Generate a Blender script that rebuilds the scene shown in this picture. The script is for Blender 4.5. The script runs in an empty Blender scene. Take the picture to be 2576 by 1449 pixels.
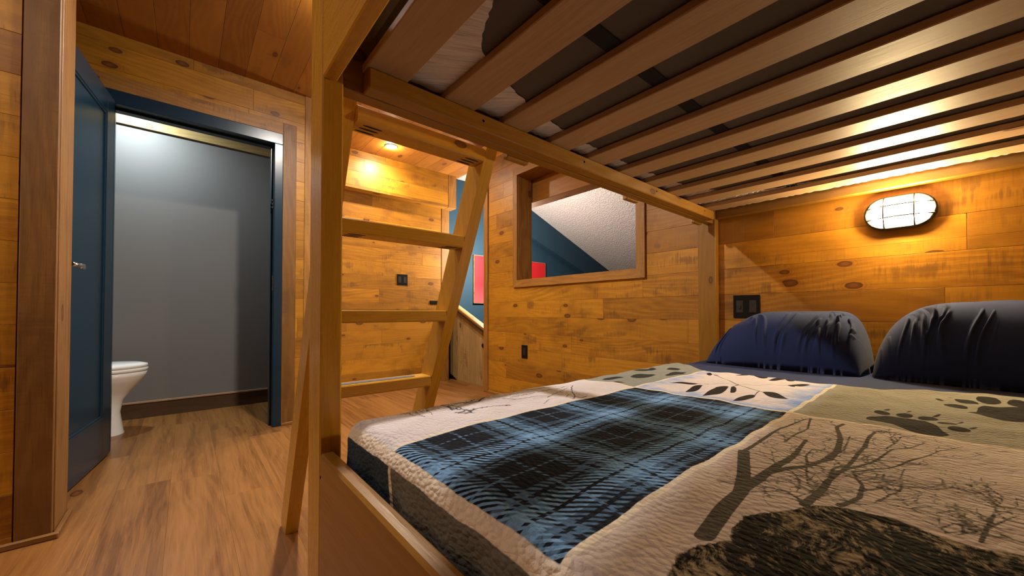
import bpy, math, random, json
import numpy as np
from mathutils import Matrix, Vector
random.seed(7); np.random.seed(7)
SC = bpy.context.scene
COL = SC.collection
# ------------------------------------------------------------------ camera
CAMH = 0.797
F_PX, CY_PX, YAW, PITCH, ROLL = 955.75, 771.27, -.8616, .0159, .0003
def cam_axes():
    cy, sy = math.cos(YAW), math.sin(YAW); cp, sp = math.cos(PITCH), math.sin(PITCH); cr, sr = math.cos(ROLL), math.sin(ROLL)
    f = np.array([sy*cp, cy*cp, sp]); r = np.array([cy, -sy, 0.0]); d = np.cross(f, r)
    return cr*r+sr*d, -sr*r+cr*d, f
cx_, cd_, cf_ = cam_axes()
cam = bpy.data.cameras.new('camera'); camo = bpy.data.objects.new('camera', cam); COL.objects.link(camo)
m = Matrix.Identity(4)
for i in range(3):
    m[i][0] = cx_[i]; m[i][1] = -cd_[i]; m[i][2] = -cf_[i]
m[2][3] = CAMH
camo.matrix_world = m
cam.sensor_width = 36; cam.sensor_fit = 'HORIZONTAL'
cam.lens = F_PX/2576*36
cam.shift_y = (CY_PX-724.5)/2576
cam.clip_start = .02
SC.camera = camo
# ------------------------------------------------------------------ world, exposure
w = bpy.data.worlds.new('world'); SC.world = w; w.use_nodes = True
w.node_tree.nodes['Background'].inputs[0].default_value = (1.0, .62, .35, 1)
w.node_tree.nodes['Background'].inputs[1].default_value = .01
SC.view_settings.view_transform = 'Standard'; SC.view_settings.look = 'None'
SC.view_settings.gamma = 1; SC.view_settings.use_curve_mapping = False
SC.view_settings.exposure = EXPOSURE = 0.0
# light strengths (each lamp's own light is made in that lamp's builder)
P_DOWN = 55.0; P_BATH = 22.0; P_STAIR = 430.0; E_WALL = 360.0
C_WARM = (1.0, .91, .82); C_NEUT = (1.0, .80, .60); C_COOL = (.80, .93, 1.0); C_AMB = (1.0, .75, .38)

# ------------------------------------------------------------------ helpers
def tag(o, label=None, cat=None, group=None, kind=None):
    if label: o['label'] = label
    if cat: o['category'] = cat
    if group: o['group'] = group
    if kind: o['kind'] = kind
    return o
def thing(name, loc, label=None, cat=None, group=None, kind=None):
    o = bpy.data.objects.new(name, None); COL.objects.link(o); o.location = loc; o.empty_display_size = .05
    return tag(o, label, cat, group, kind)
def world_loc(o):
    v = Vector((0, 0, 0))
    while o is not None:
        v += o.location; o = o.parent
    return v
class MB:
    """collects shapes into ONE mesh; faces carry uv in metres along / across the grain and a random number"""
    def __init__(s): s.v = []; s.f = []; s.uv = []; s.r = []; s.sm = []; s.mi = []
    def add(s, verts, faces, uvs=None, rnd=0.5, smooth=False, mi=0):
        n = len(s.v); s.v += [tuple(p) for p in verts]
        for k, f in enumerate(faces):
            s.f.append([n+i for i in f]); s.sm.append(smooth); s.r.append(rnd); s.mi.append(mi)
            s.uv.append(uvs[k] if uvs else [(verts[i][0], verts[i][1]) for i in f])
    def convex(s, verts, faces, grain=0, M=None, rnd=None, smooth=False, mi=0, off=None):
        """closed convex-ish solid in local coordinates, outward faces fixed, box-mapped uv"""
        V = [Vector(p) for p in verts]; c = sum(V, Vector())/len(V)
        if rnd is None: rnd = random.random()
        ou, ov = off if off else (random.uniform(0, 40), random.uniform(0, 40))
        F = []; U = []
        for f in faces:
            p = [V[i] for i in f]; nrm = Vector()
            for i in range(len(p)): nrm += p[i].cross(p[(i+1) % len(p)])
            fc = sum(p, Vector())/len(p)
            if nrm.dot(fc-c) < 0: f = list(reversed(f)); p = [V[i] for i in f]; nrm = -nrm
            a = [abs(x) for x in nrm]; dom = a.index(max(a))
            o2 = [k for k in range(3) if k != dom]
            if grain in o2: ua = grain; va = [k for k in o2 if k != grain][0]
            else: ua, va = o2
            F.append(f); U.append([(q[ua]+ou, q[va]+ov+dom*.37) for q in p])
        if M is not None: V = [M @ q for q in V]
        s.add([tuple(q) for q in V], F, U, rnd, smooth, mi)
    def box(s, lo, hi, grain=0, b=.002, M=None, rnd=None, mi=0, off=None):
        lo = list(lo); hi = list(hi)
        for i in range(3):
            if lo[i] > hi[i]: lo[i], hi[i] = hi[i], lo[i]
        c = [(lo[i]+hi[i])/2 for i in range(3)]; h = [(hi[i]-lo[i])/2 for i in range(3)]
        b = min(b, min(h)*.45)
        if b <= 0:
            vs = [(c[0]+sx*h[0], c[1]+sy*h[1], c[2]+sz*h[2]) for sx in (-1, 1) for sy in (-1, 1) for sz in (-1, 1)]
            fs = [(0, 1, 3, 2), (4, 5, 7, 6), (0, 1, 5, 4), (2, 3, 7, 6), (0, 2, 6, 4), (1, 3, 7, 5)]
            return s.convex(vs, fs, grain, M, rnd, False, mi, off)
        vs = []; idx = {}
        for sx in (-1, 1):
            for sy in (-1, 1):
                for sz in (-1, 1):
                    sg = (sx, sy, sz)
                    for a in range(3):
                        idx[(sg, a)] = len(vs)
                        vs.append(tuple(c[k]+sg[k]*(h[k]-(0 if k == a else b)) for k in range(3)))
        fs = []
        for a in range(3):
            o = [k for k in range(3) if k != a]
            for sa in (-1, 1):
                q = []
                for s1, s2 in ((-1, -1), (1, -1), (1, 1), (-1, 1)):
                    sg = [0, 0, 0]; sg[a] = sa; sg[o[0]] = s1; sg[o[1]] = s2; q.append(idx[(tuple(sg), a)])
                fs.append(q)
        for a, bb in ((0, 1), (0, 2), (1, 2)):
            cc = 3-a-bb
            for sa in (-1, 1):
                for sb in (-1, 1):
                    s1 = [0, 0, 0]; s1[a] = sa; s1[bb] = sb; s2 = list(s1); s1[cc] = -1; s2[cc] = 1; s1 = tuple(s1); s2 = tuple(s2)
                    fs.append([idx[(s1, a)], idx[(s2, a)], idx[(s2, bb)], idx[(s1, bb)]])
        for sx in (-1, 1):
            for sy in (-1, 1):
                for sz in (-1, 1): fs.append([idx[((sx, sy, sz), a)] for a in range(3)])
        s.convex(vs, fs, grain, M, rnd, False, mi, off)
    def prism(s, poly, ax, a0, a1, grain=0, M=None, rnd=None, mi=0):
        """polygon in the two axes other than ax, extruded from a0 to a1"""
        o = [k for k in range(3) if k != ax]; n = len(poly); vs = []
        for a in (a0, a1):
            for p in poly:
                q = [0, 0, 0]; q[ax] = a; q[o[0]] = p[0]; q[o[1]] = p[1]; vs.append(tuple(q))
        fs = [list(range(n)), list(range(n, 2*n))]+[[i, (i+1) % n, n+(i+1) % n, n+i] for i in range(n)]
        s.convex(vs, fs, grain, M, rnd, False, mi)
    def loft(s, rings, cap=True, smooth=True, mi=0, rnd=.5):
        n = len(rings[0]); vs = [p for r in rings for p in r]; fs = []
        for k in range(len(rings)-1):
            for i in range(n):
                j = (i+1) % n; fs.append([k*n+i, k*n+j, (k+1)*n+j, (k+1)*n+i])
        s.add(vs, fs, None, rnd, smooth, mi)
        if cap:
            s.add(rings[0], [list(range(n))[::-1]], None, rnd, False, mi); s.add(rings[-1], [list(range(n))], None, rnd, False, mi)
    def tube(s, pts, r, n=8, mi=0, cap=True):
        P = [Vector(p) for p in pts]; rings = []
        for i, p in enumerate(P):
            t = (P[min(i+1, len(P)-1)]-P[max(i-1, 0)]).normalized()
            up = Vector((0, 0, 1)) if abs(t.z) < .9 else Vector((1, 0, 0))
            a = t.cross(up).normalized(); b = t.cross(a)
            rings.append([tuple(p+(a*math.cos(k*2*math.pi/n)+b*math.sin(k*2*math.pi/n))*r) for k in range(n)])
        s.loft(rings, cap, True, mi)
    def build(s, name, mat, parent=None, fix=False):
        me = bpy.data.meshes.new(name); o = bpy.data.objects.new(name, me); COL.objects.link(o)
        off = Vector((0, 0, 0))
        if parent is not None: o.parent = parent; off = world_loc(parent)
        me.from_pydata([tuple(Vector(p)-off) for p in s.v], [], s.f)
        uvl = me.uv_layers.new(name='UVMap')
        flat = np.array([c for f in s.uv for q in f for c in q], dtype=np.float32)
        uvl.data.foreach_set('uv', flat)
        at = me.attributes.new('rnd', 'FLOAT', 'FACE'); at.data.foreach_set('value', np.array(s.r, dtype=np.float32))
        me.polygons.foreach_set('use_smooth', np.array(s.sm, dtype=bool))
        for mm in (mat if isinstance(mat, (list, tuple)) else [mat]): me.materials.append(mm)
        me.polygons.foreach_set('material_index', np.array(s.mi, dtype=np.int32))
        if fix:
            import bmesh
            bm = bmesh.new(); bm.from_mesh(me); bmesh.ops.remove_doubles(bm, verts=bm.verts, dist=1e-5)
            bmesh.ops.recalc_face_normals(bm, faces=bm.faces); bm.to_mesh(me); bm.free()
        me.update()
        return o
# ------------------------------------------------------------------ node helper
class S:
    def __init__(s, g, sock): s.g = g; s.k = sock
    def _b(s, op, o, rev=False):
        n = s.g.t.nodes.new('ShaderNodeMath'); n.operation = op
        a, b = (o, s) if rev else (s, o)
        s.g.put(n.inputs[0], a); s.g.put(n.inputs[1], b); return S(s.g, n.outputs[0])
    def __add__(s, o): return s._b('ADD', o)
    def __radd__(s, o): return s._b('ADD', o)
    def __sub__(s, o): return s._b('SUBTRACT', o)
    def __rsub__(s, o): return s._b('SUBTRACT', o, True)
    def __mul__(s, o): return s._b('MULTIPLY', o)
    def __rmul__(s, o): return s._b('MULTIPLY', o)
    def __truediv__(s, o): return s._b('DIVIDE', o)
    def __lt__(s, o): return s._b('LESS_THAN', o)
    def __gt__(s, o): return s._b('GREATER_THAN', o)
    def max(s, o): return s._b('MAXIMUM', o)
    def min(s, o): return s._b('MINIMUM', o)
    def fn(s, op):
        n = s.g.t.nodes.new('ShaderNodeMath'); n.operation = op; s.g.put(n.inputs[0], s); return S(s.g, n.outputs[0])
class G:
    def __init__(s, name):
        s.m = bpy.data.materials.new(name); s.m.use_nodes = True; s.t = s.m.node_tree
        s.bsdf = s.t.nodes['Principled BSDF']
    def put(s, inp, v):
        if isinstance(v, S): s.t.links.new(v.k, inp)
        elif isinstance(v, (tuple, list)):
            inp.default_value = tuple(v)+((1,) if len(v) == 3 and len(inp.default_value) == 4 else ())
        else:
            try: inp.default_value = v
            except TypeError: inp.default_value = (v,)*len(inp.default_value)
    def set(s, **kw):
        for k, v in kw.items():
            s.put(s.bsdf.inputs[{'col': 'Base Color', 'rough': 'Roughness', 'metal': 'Metallic', 'spec': 'Specular IOR Level', 'normal': 'Normal', 'sheen': 'Sheen Weight', 'coat': 'Coat Weight', 'coatr': 'Coat Roughness', 'emit': 'Emission Color', 'estr': 'Emission Strength', 'sub': 'Subsurface Weight', 'trans': 'Transmission Weight'}[k]], v)
        return s.m
    def attr(s, name, out='Fac'):
        n = s.t.nodes.new('ShaderNodeAttribute'); n.attribute_name = name; return S(s, n.outputs[out])
    def uv(s):
        n = s.t.nodes.new('ShaderNodeUVMap'); n.uv_map = 'UVMap'; return S(s, n.outputs[0])
    def sep(s, v):
        n = s.t.nodes.new('ShaderNodeSeparateXYZ'); s.put(n.inputs[0], v); return [S(s, o) for o in n.outputs]
    def vec(s, x, y, z=0.0):
        n = s.t.nodes.new('ShaderNodeCombineXYZ'); s.put(n.inputs[0], x); s.put(n.inputs[1], y); s.put(n.inputs[2], z); return S(s, n.outputs[0])
    def noise(s, v, scale=1, detail=3, rough=.5, dist=0, out='Fac'):
        n = s.t.nodes.new('ShaderNodeTexNoise'); s.put(n.inputs['Vector'], v); s.put(n.inputs['Scale'], scale); s.put(n.inputs['Detail'], detail)
        s.put(n.inputs['Roughness'], rough); s.put(n.inputs['Distortion'], dist); return S(s, n.outputs[out])
    def vor(s, v, scale=1, out='Distance', feature='F1', rnd=1):
        n = s.t.nodes.new('ShaderNodeTexVoronoi'); n.voronoi_dimensions = '2D'; n.feature = feature; s.put(n.inputs['Vector'], v); s.put(n.inputs['Scale'], scale); s.put(n.inputs['Randomness'], rnd)
        return S(s, n.outputs[out])
    def mr(s, v, a, b, c=0.0, d=1.0, smooth=False):
        n = s.t.nodes.new('ShaderNodeMapRange'); n.clamp = True
        if smooth: n.interpolation_type = 'SMOOTHSTEP'
        s.put(n.inputs[0], v); s.put(n.inputs[1], a); s.put(n.inputs[2], b); s.put(n.inputs[3], c); s.put(n.inputs[4], d); return S(s, n.outputs[0])
    def mix(s, f, a, b, mode='MIX'):
        n = s.t.nodes.new('ShaderNodeMix'); n.data_type = 'RGBA'; n.blend_type = mode
        s.put(n.inputs[0], f); s.put(n.inputs[6], a); s.put(n.inputs[7], b); return S(s, n.outputs[2])
    def bump(s, h, strength=.3, dist=.002, normal=None):
        n = s.t.nodes.new('ShaderNodeBump'); s.put(n.inputs['Strength'], strength); s.put(n.inputs['Distance'], dist); s.put(n.inputs['Height'], h)
        if normal: s.put(n.inputs['Normal'], normal)
        return S(s, n.outputs[0])
    def coord(s, which='Object'):
        n = s.t.nodes.new('ShaderNodeTexCoord'); return S(s, n.outputs[which])
def wood(name, light, mid, dark, knots=.0, stains=.0, rough=.45, tint=.25, coat=0.0, ring=1.0, knotcol=(.05, .014, .004), staincol=(.12, .052, .014), grainc=.5, bump=.25, streak=0.0, spec=.4):
    g = G(name); uv = g.uv(); u, v, _ = g.sep(uv); r = g.attr('rnd')
    big = g.noise(g.vec(u*1.1, v*9), 1, 3, .55, .6)
    # cathedral rings: bands across the board bent by slow noise
    bend = g.noise(g.vec(u*.9, v*3.5), 1, 2, .5)
    band = ((v*26+bend*11*ring)*6.2832).fn('SINE')*.5+.5
    band = g.mr(band, .1, .95, 0, 1, True)
    fine = g.noise(g.vec(u*7, v*230), 1, 4, .6)
    pore = g.noise(g.vec(u*30, v*700), 1, 2, .5)
    fac = g.mr(big*.55+band*.22*grainc*2+fine*.33*grainc*2, .42, .85)
    col = g.mix(fac, mid, light)
    col = g.mix(g.mr(fine*.6+pore*.4, .5, .34)*.55*grainc*2, col, dark)
    # board to board difference
    hue = g.noise(g.vec(r*91, r*17, r*53), 1, 0)
    col = g.mix(g.mr(r, 0, 1, 0, tint), col, dark)
    col = g.mix(g.mr(hue, .3, .7, 0, tint*1.1), col, light)
    if streak > 0:
        s1 = g.noise(g.vec(u*.8, v*13), 1, 4, .6, 1.2); col = g.mix(g.mr(s1, .42, .64)*streak, col, light); col = g.mix(g.mr(s1, .48, .28)*streak*.6, col, dark)
        s2 = g.noise(g.vec(u*3.2, v*48+9), 1, 4, .65, 1.0); col = g.mix(g.mr(s2, .58, .78)*streak*.45, col, dark)
    h = fine*.6+pore*.4
    if stains > 0:
        saw = g.noise(g.vec(u*85, v*5), 1, 3, .65)
        area = g.noise(g.vec(u*5.5, v*10), 1, 2, .5, .3)
        area2 = g.noise(g.vec(u*1.3+7, v*4+r*30), 1, 2, .5)
        ms = g.mr(area*.75+saw*.40, .60, .70, 0, 1, True)*g.mr(area2, .42, .60, 0, 1, True)
        col = g.mix(ms*stains*.62, col, staincol)
        sm = g.mr(g.noise(g.vec(u*130, v*9), 1, 2, .6), .5, .72)*g.mr(area2, .35, .6)
        col = g.mix(sm*stains*.32, col, staincol)
        smudge = g.mr(g.noise(g.vec(u*3, v*6+3), 1, 4, .6), .50, .70)
        col = g.mix(smudge*stains*.50, col, dark)
        blotch = g.mr(g.noise(g.vec(u*2.2+11, v*2.2), 1, 3, .55), .48, .68)
        col = g.mix(blotch*stains*.30, col, mid)
    if knots > 0:
        kv = g.vec(u*4.2, v*8.4, 0)
        d = g.vor(kv, 1); cr, cg, cb = g.sep(g.vor(kv, 1, 'Color'))
        on = cr < knots
        rad = g.mr(cg, 0, 1, .05, .165)
        dd = d+(g.noise(g.vec(u*60, v*60), 1, 2)-.5)*.03
        inner = g.mr(dd-rad, .012, -.012, 0, 1, True)*on
        halo = g.mr(dd-rad, .20, .0, 0, 1, True)*on
        ringk = ((dd*110).fn('SINE')*.5+.5)*halo
        col = g.mix(halo*.30, col, mid); col = g.mix(ringk*.30, col, dark)
        ccol = g.mix(g.mr(dd/rad, .3, .9), (.16, .048, .012), knotcol)
        col = g.mix(inner*.85, col, ccol)
    return g.set(col=col, rough=g.mr(fine, .3, .7, rough-.06, rough+.10), normal=g.bump(h, bump, .0008), coat=coat, coatr=.25, spec=spec)
def plain(name, col, rough=.5, metal=0, bumpscale=0, bumpstr=.1, bumpdist=.001, sheen=0, spec=.5, var=0.0):
    g = G(name); kw = dict(col=col, rough=rough, metal=metal, sheen=sheen, spec=spec)
    if var: 
        n = g.noise(g.coord(), 3.0, 3, .5); kw['col'] = g.mix(n*var, col, tuple(c*.6 for c in col))
    if bumpscale:
        n = g.noise(g.coord(), bumpscale, 4, .6); kw['normal'] = g.bump(n, bumpstr, bumpdist)
    return g.set(**kw)
def emis(name, col, strength):
    g = G(name); return g.set(col=(.8, .8, .8), emit=col, estr=strength, rough=.4)
M = {}
M['wall'] = wood('honey_plank', (.58, .270, .018), (.36, .148, .010), (.13, .048, .006), knots=.20, stains=1.0, rough=.42, tint=.55)
M['ceil'] = wood('ceiling_plank', (.46, .190, .026), (.31, .112, .013), (.15, .050, .007), knots=.14, stains=.5, rough=.42, tint=.5)
M['trim'] = wood('rough_trim', (.44, .215, .040), (.29, .125, .020), (.13, .055, .013), knots=.06, stains=.8, rough=.5, tint=.25)
M['post'] = wood('bed_wood_lit', (.60, .330, .035), (.47, .235, .022), (.25, .105, .010), knots=.05, stains=0, rough=.27, tint=.15, grainc=.35)  # lighter copy of the bed wood, imitating lamplight on post, foot rail and ladder
M['bed'] = wood('bed_birch', (.33, .165, .022), (.24, .108, .012), (.12, .048, .007), knots=.05, stains=0, rough=.33, tint=.25, grainc=.38)
M['slat'] = wood('slat_pine', (.42, .270, .160), (.35, .215, .115), (.19, .105, .048), knots=.03, stains=0, rough=.46, tint=.2, grainc=.42, ring=1.4, spec=.22)
M['floor'] = wood('floor_oak', (.290, .130, .034), (.175, .072, .017), (.060, .022, .006), knots=.05, stains=0, rough=.33, tint=.35, ring=.8, grainc=.40, streak=.60, bump=.12)
M['trimdark'] = wood('worn_trim', (.26, .125, .028), (.17, .075, .014), (.08, .034, .009), knots=.06, stains=.9, rough=.5, tint=.25)
M['knee'] = wood('stair_plank', (.44, .32, .13), (.32, .21, .08), (.15, .09, .03), knots=.16, stains=.8, rough=.5, tint=.35)
M['black'] = plain('black_plastic', (.006, .005, .005), .45, spec=.15)
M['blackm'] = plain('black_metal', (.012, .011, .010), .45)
M['slot'] = plain('pocket_hole', (.004, .003, .002), .8)
M['blue'] = plain('navy_door_paint', (.005, .024, .046), .28, spec=.4, bumpscale=60, bumpstr=.05)
M['bluewall'] = plain('blue_wall_paint', (.012, .052, .088), .7, bumpscale=120, bumpstr=.15)
M['grey'] = plain('grey_wall_paint', (.150, .146, .138), .75, bumpscale=150, bumpstr=.12)
M['steel'] = plain('brushed_steel', (.62, .60, .57), .28, metal=1)
M['ceramic'] = plain('toilet_ceramic', (.78, .78, .76), .12)
M['red'] = None
M['backing'] = plain('wall_backing', (.12, .07, .03), .9)
M['white'] = plain('white_plaster', (.62, .60, .57), .9)
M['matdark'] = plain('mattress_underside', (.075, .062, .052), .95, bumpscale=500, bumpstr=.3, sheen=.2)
M['strap'] = plain('black_webbing', (.006, .006, .006), .9)
g = G('gritty_tape'); n = g.noise(g.coord(), 900, 2); M['grip'] = g.set(col=g.mix(n, (.02, .025, .035), (.16, .17, .20)), rough=.85)
g = G('orange_peel_ceiling'); n = g.mr(g.noise(g.coord(), 45, 2, .5), .45, .62); M['stipple'] = g.set(col=(.70, .66, .62), rough=.9, spec=.1, normal=g.bump(n, .7, .008))
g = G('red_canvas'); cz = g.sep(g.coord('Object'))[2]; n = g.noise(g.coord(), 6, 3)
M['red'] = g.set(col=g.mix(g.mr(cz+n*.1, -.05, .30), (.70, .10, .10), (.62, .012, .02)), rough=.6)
g = G('sheet_elastic'); u_, v_, _ = g.sep(g.uv()); rp = g.noise(g.vec(u_*95, v_*7), 1, 3, .6, .4); M['elastic'] = g.set(col=g.mix(g.mr(rp, .3, .7), (.55, .51, .49), (.82, .78, .75)), rough=.9, sheen=.3, normal=g.bump(rp, 1.0, .012))
g = G('navy_cotton'); n = g.noise(g.coord(), 5, 3); weave = g.noise(g.coord(), 1500, 2)
M['navy'] = g.set(col=g.mix(n, (.012, .020, .070), (.020, .034, .105)), rough=.9, spec=.12, sheen=.05, normal=g.bump(weave, .25, .0005))
# ------------------------------------------------------------------ setting: floor, ceiling, walls
def planks(mb, a0, a1, b0, b1, pitch, phase, ax_len, ax_row, ax_n, n0, n1, holes=(), lmin=.7, lmax=1.9, gap=.0007, ch=.0009, seed=0, bounds=None):
    """rows of boards: length axis ax_len in [a0,a1], rows along ax_row in [b0,b1], thickness n0..n1 on ax_n"""
    rg = random.Random(seed); k = math.floor((b0-phase)/pitch)
    while phase+k*pitch < b1-1e-4:
        r0 = max(b0, phase+k*pitch); r1 = min(b1, phase+(k+1)*pitch); k += 1
        if r1-r0 < .004: continue
        cuts = [a0]; x = a0-rg.uniform(0, lmax*.8)
        while x < a1:
            x += rg.uniform(lmin, lmax)
            if a0+.08 < x < a1-.08: cuts.append(x)
        cuts.append(a1)
        zs = sorted(set([r0, r1]+[h[i] for h in holes for i in (2, 3) if r0 < h[i] < r1]))
        for i in range(len(cuts)-1):
            rnd = rg.random(); off = (rg.uniform(0, 60), rg.uniform(0, 60))
            for j in range(len(zs)-1):
                segs = [(cuts[i], cuts[i+1])]; zm = (zs[j]+zs[j+1])/2
                for h in holes:
                    if h[2] <= zm <= h[3]:
                        ns = []
                        for (p, q) in segs:
                            if h[1] <= p or h[0] >= q: ns.append((p, q))
                            else:
                                if h[0] > p: ns.append((p, h[0]))
                                if h[1] < q: ns.append((h[1], q))
                        segs = ns
                for (p, q) in segs:
                    if q-p < .004: continue
                    lo = [0, 0, 0]; hi = [0, 0, 0]
                    lo[ax_len] = p+gap/2; hi[ax_len] = q-gap/2; lo[ax_row] = zs[j]+(gap/2 if j == 0 else 0); hi[ax_row] = zs[j+1]-(gap/2 if j == len(zs)-2 else 0)
                    lo[ax_n] = n0; hi[ax_n] = n1
                    mb.box(lo, hi, grain=ax_len, b=ch, rnd=rnd, off=off)
PZ, PP = .0375, .1435
def structure(name, mb, mat, parent=None):
    o = mb.build(name, mat, parent)
    if parent is None: o['kind'] = 'structure'
    return o
ZC = 2.40
fl = MB(); planks(fl, -4.06, .78, -2.3, 2.49, .181, -.228, 0, 1, 2, -.012, 0, lmin=1.22, lmax=1.2201, gap=.0003, ch=.0002, seed=3)
fl.box((-4.06, -2.3, -.10), (.78, 2.49, -.013), b=0, mi=1)
structure('floor', fl, [M['floor'], M['backing']])
ce = MB(); planks(ce, -4.06, .78, -2.3, 2.43, PP, 0, 0, 1, 2, ZC, ZC+.015, lmin=.9, lmax=2.2, seed=5, gap=.0012, ch=.0007)
ce.box((-4.06, -2.3, ZC+.016), (.78, 2.43, ZC+.12), b=0, mi=1)
structure('ceiling', ce, [M['ceil'], M['backing']])
YB = 2.31
win = (-2.603, -1.392, 1.093, 2.061)
wb = MB(); planks(wb, -3.115, .78, 0, ZC, PP, PZ, 0, 2, 1, YB, YB+.018, holes=[win], seed=11, lmin=.6, lmax=1.7)
for lo, hi in (((-3.115, YB+.019, 0), (win[0], YB+.165, ZC)), ((win[1], YB+.019, 0), (.78, YB+.165, ZC)), ((win[0], YB+.019, 0), (win[1], YB+.165, win[2])), ((win[0], YB+.019, win[3]), (win[1], YB+.165, ZC))):
    wb.box(lo, hi, b=0, mi=1)
structure('wall_back', wb, [M['wall'], M['backing']])
# corner trim where the back wall ends at the stairs
t = MB(); t.box((-3.122, YB-.014, 0), (-3.056, YB+.17, ZC), grain=2, b=.003); structure('trim_1', t, M['trim'])
# window opening with its casing and deep jambs
W1 = thing('window_1', (-2.0, YB, 1.03), kind='structure')
ob = (-2.66, -1.328, 1.029, 2.125)
cs = MB()
for poly in ([(ob[0], ob[2]), (ob[1], ob[2]), (win[1], win[2]), (win[0], win[2])], [(ob[0], ob[3]), (ob[1], ob[3]), (win[1], win[3]), (win[0], win[3])]):
    cs.prism(poly, 1, YB-.018, YB, grain=0)
for poly in ([(ob[0], ob[2]), (ob[0], ob[3]), (win[0], win[3]), (win[0], win[2])], [(ob[1], ob[2]), (ob[1], ob[3]), (win[1], win[3]), (win[1], win[2])]):
    cs.prism(poly, 1, YB-.018, YB, grain=2)
cs.build('window_casing', M['trim'], W1)
jb = MB()
jb.box((win[0], YB, win[2]), (win[0]+.004, YB+.167, win[3]), grain=2, b=0); jb.box((win[1]-.004, YB, win[2]), (win[1], YB+.167, win[3]), grain=2, b=0)
jb.box((win[0], YB, win[2]), (win[1], YB+.167, win[2]+.004), grain=0, b=0); jb.box((win[0], YB, win[3]-.004), (win[1], YB+.167, win[3]), grain=0, b=0)
jb.build('window_jamb', M['trim'], W1)
# door wall, its boards, casing and corner board
XD = -3.12
dh = (-.37, .515, -1, 2.069)
wl = MB(); planks(wl, -2.3, .70, 0, ZC, PP, PZ, 1, 2, 0, XD-.018, XD, holes=[dh], seed=21, lmin=.5, lmax=1.5)
wl.box((XD-.125, -2.3, 0), (XD-.019, -.37, ZC), b=0, mi=1); wl.box((XD-.125, .515, 0), (XD-.019, .70, ZC), b=0, mi=1); wl.box((XD-.125, -.37, 2.069), (XD-.019, .515, ZC), b=0, mi=1)
structure('wall_left', wl, [M['wall'], M['backing']])
t = MB(); t.box((XD-.13, .655, 0), (XD+.012, .715, ZC), grain=2, b=.002); structure('trim_2', t, M['trim'])
t = MB(); t.box((XD, .515, 0), (XD+.012, .600, 2.155), grain=2, b=.002); structure('trim_3', t, M['trimdark'])
t = MB(); t.box((XD, -.45, 2.071), (XD+.012, .515, 2.155), grain=1, b=.002); structure('trim_4', t, M['trim'])
# alcove with lower wall and the deeper soffit above it
al = MB(); planks(al, .70, 2.27, 0, 2.03, PP, PZ, 1, 2, 0, -3.938, -3.92, seed=32, lmin=1.4, lmax=2.6)
al.box((-4.05, .70, 0), (-3.939, 2.372, ZC), b=0, mi=1)
al.box((-3.938, 2.272, 0), (-3.915, 2.372, 2.03), grain=2, b=.002, mi=2)
al.box((-3.92, .70, 0), (-3.245, .72, ZC), grain=2, b=.002)
structure('wall_alcove', al, [M['wall'], M['backing'], M['trim']])
sf = MB(); planks(sf, .72, 2.30, 2.02, ZC, PP, PZ, 1, 2, 0, -3.83, -3.815, seed=34, lmin=1.2, lmax=2.4)
sf.box((-3.938, .72, 2.02), (-3.831, 2.34, 2.035), grain=1, b=.001); sf.box((-3.938, .72, 2.036), (-3.831, 2.34, ZC), b=0)
sf.box((-3.938, 2.302, 2.018), (-3.812, 2.405, ZC), grain=2, b=.002, mi=1)
structure('trim_5', sf, [M['wall'], M['trim']])
# wall stub beside the door (left edge of the photo)
XP, YP = -2.09, -.352
pt = MB(); planks(pt, -2.3, YP-.088, 0, ZC, PP, PZ, 1, 2, 0, XP-.018, XP, seed=41, lmin=.8, lmax=1.9)
pt.box((-2.295, -2.3, 0), (XP-.019, YP-.012, ZC), b=0, mi=1)
structure('wall_partition', pt, [M['wall'], M['backing']])
t = MB(); t.box((XP-.016, YP-.085, 0), (XP+.004, YP+.0, ZC), grain=2, b=.002, rnd=.9); structure('trim_6', t, M['trimdark'])
t = MB(); t.box((-2.30, YP-.014, 0), (XP-.0165, YP+.003, ZC), grain=2, b=.002, rnd=.05); structure('trim_7', t, M['trimdark'])
sh = MB(); sh.box((XP+.004, -2.3, 0), (XP+.020, YP+.018, .022), grain=1, b=.006); sh.box((-2.30, YP+.003, 0), (XP+.004, YP+.018, .022), grain=0, b=.005)
structure('baseboard_partition', sh, M['trimdark'])
sh = MB(); sh.box((-3.05, YB-.016, 0), (-.99, YB, .022), grain=0, b=.006); structure('baseboard_back', sh, M['trim'])
sh = MB(); sh.box((XD+.013, .515, 0), (XD+.026, .71, .02), grain=1, b=.004); structure('baseboard_left', sh, M['trim'])
# walls behind and to the right of the camera
t = MB(); planks(t, -2.3, 2.31, 0, ZC, PP, PZ, 1, 2, 0, .76, .778, seed=51); t.box((.779, -2.3, 0), (.88, 2.31, ZC), b=0, mi=1); structure('wall_right', t, [M['wall'], M['backing']])
t = MB(); planks(t, -3.12, .76, 0, ZC, PP, PZ, 0, 2, 1, -2.318, -2.30, seed=52); t.box((-4.1, -2.42, 0), (.88, -2.319, ZC), b=0, mi=1); structure('wall_front', t, [M['wall'], M['backing']])
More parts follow.
